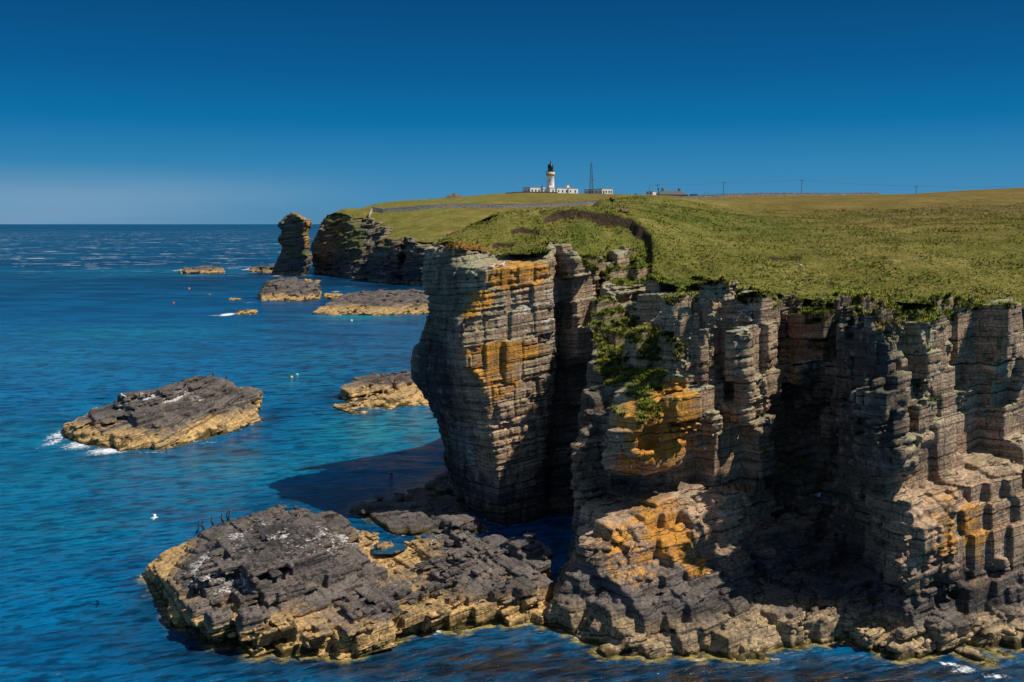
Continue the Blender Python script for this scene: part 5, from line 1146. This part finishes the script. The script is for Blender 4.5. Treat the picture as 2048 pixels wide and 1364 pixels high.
boulder(1845, 1318, (.55, .45, .42), .3, (.05, -.12), 'small cube of rock at the waterline left of the largest square block')
boulder(1745, 1290, (.7, .5, .45), .5, (0, -.1), 'squared slab on the shore left of the small waterline cube')
boulder(1720, 1232, (.75, .5, .28), .4, (.05, -.15), 'flat dark slab resting at the foot of the shaded recess')
boulder(1690, 1300, (.5, .5, .4), .2, (.1, -.1), 'leftmost squared block on the shore by the weed channel')
boulder(740, 1290, (1.0, .8, .62), .5, (.05, -.1), 'big golden square block at the front of the rock platform', 'platform', .5)
boulder(690, 1292, (.75, .7, .5), .45, (.05, -.1), 'golden block left of the big square one on the platform front', 'platform', .5)
boulder(500, 1262, (.7, .6, .6), .5, (.1, .15), 'leaning golden block near the left end of the platform front', 'platform', .5)
boulder(435, 1262, (.6, .6, .55), .55, (.0, .1), 'golden block nearest the platform left corner', 'platform', .5)
boulder(773, 1104, (.62, .4, .26), .3, (0, .1), 'flat dark boulder sitting in the tide pool', 'platform', .5, 0.05)
for px, py, s_, lab in ((1204, 458, .5, 'biggest clod of fallen brown turf in the slumped hollow'), (1250, 462, .32, 'smaller fallen clod right of the biggest one'), (1222, 462, .25, 'small fallen clod beside the biggest one')):
    x, y = WX(px, 79.5), 79.5; z = float(ground(np.array([[x]]), np.array([[y]]))[0, 0])
    b = Box3((x, y, z + s_ * .25), (s_, s_ * .7, s_ * .45), px, (.3, .2))
    V_, Q_ = build_volume(b, *b.bounds(1), (.06, .06, .06), .2, SB, (0, .08, .12, .06, .06, .5, .4), 1.2)
    tag(np_mesh('turf_clod', V_, Q_, plain('fallen_soil', (.15, .09, .06), .95, .5, 6.0, .1, 0, .6)), lab, 'turf clod', 'fallen turf clods')
for px, py, lab in ((1424, 526, 'white stone lying on the grass above the middle cliff'), (1601, 521, 'white stone lying in the grass slope right of the middle cliff')):
    h_ = W(px, py, 64); y = 64 if px < 1500 else 70; x = WX(px, y); z = float(ground(np.array([[x]]), np.array([[y]]))[0, 0]) + .1
    b = Box3((x, y, z + .06), (.10, .08, .08), .4, (.1, .2)); V_, Q_ = build_volume(b, *b.bounds(1), (.03, .03, .03), .12, SB, (0, .02, .03, .02, .02, .5, .2), .8)
    tag(np_mesh('white_stone', V_, Q_, plain('pale_stone', (.62, .60, .55), .9)), lab, 'stone', 'white stones in the turf')
pc = top_at(['rock_platform'], WX(775, 58.2), 58.2)
def pool_mat():
    s = N('tide_pool_water'); P, X, NR = s.pos(); n = s.noise(P, 1.5, 3); w = s.noise(P, 6.0, 3)
    return s.surf(s.mix(n, (.006, .035, .07), (.02, .10, .16)), .06, s.bump(w, .25, .02), .5)
pts = [(1.0 * math.cos(a) * (1 + .2 * math.sin(3 * a + 1)) * 0.95, 1.15 * math.sin(a) * (1 + .15 * math.cos(2 * a))) for a in [2 * math.pi * k / 28 for k in range(28)]]
PZ = max(0.75, min(1.25, pc.z + 0.25)) if pc is not None else 0.9
pl_ = tag(MB().poly([(x, y, 0) for x, y in pts], [tuple(range(28))]).build('tide_pool', pool_mat()), kind='structure'); pl_.location = (WX(775, 58.2), 58.2, PZ)
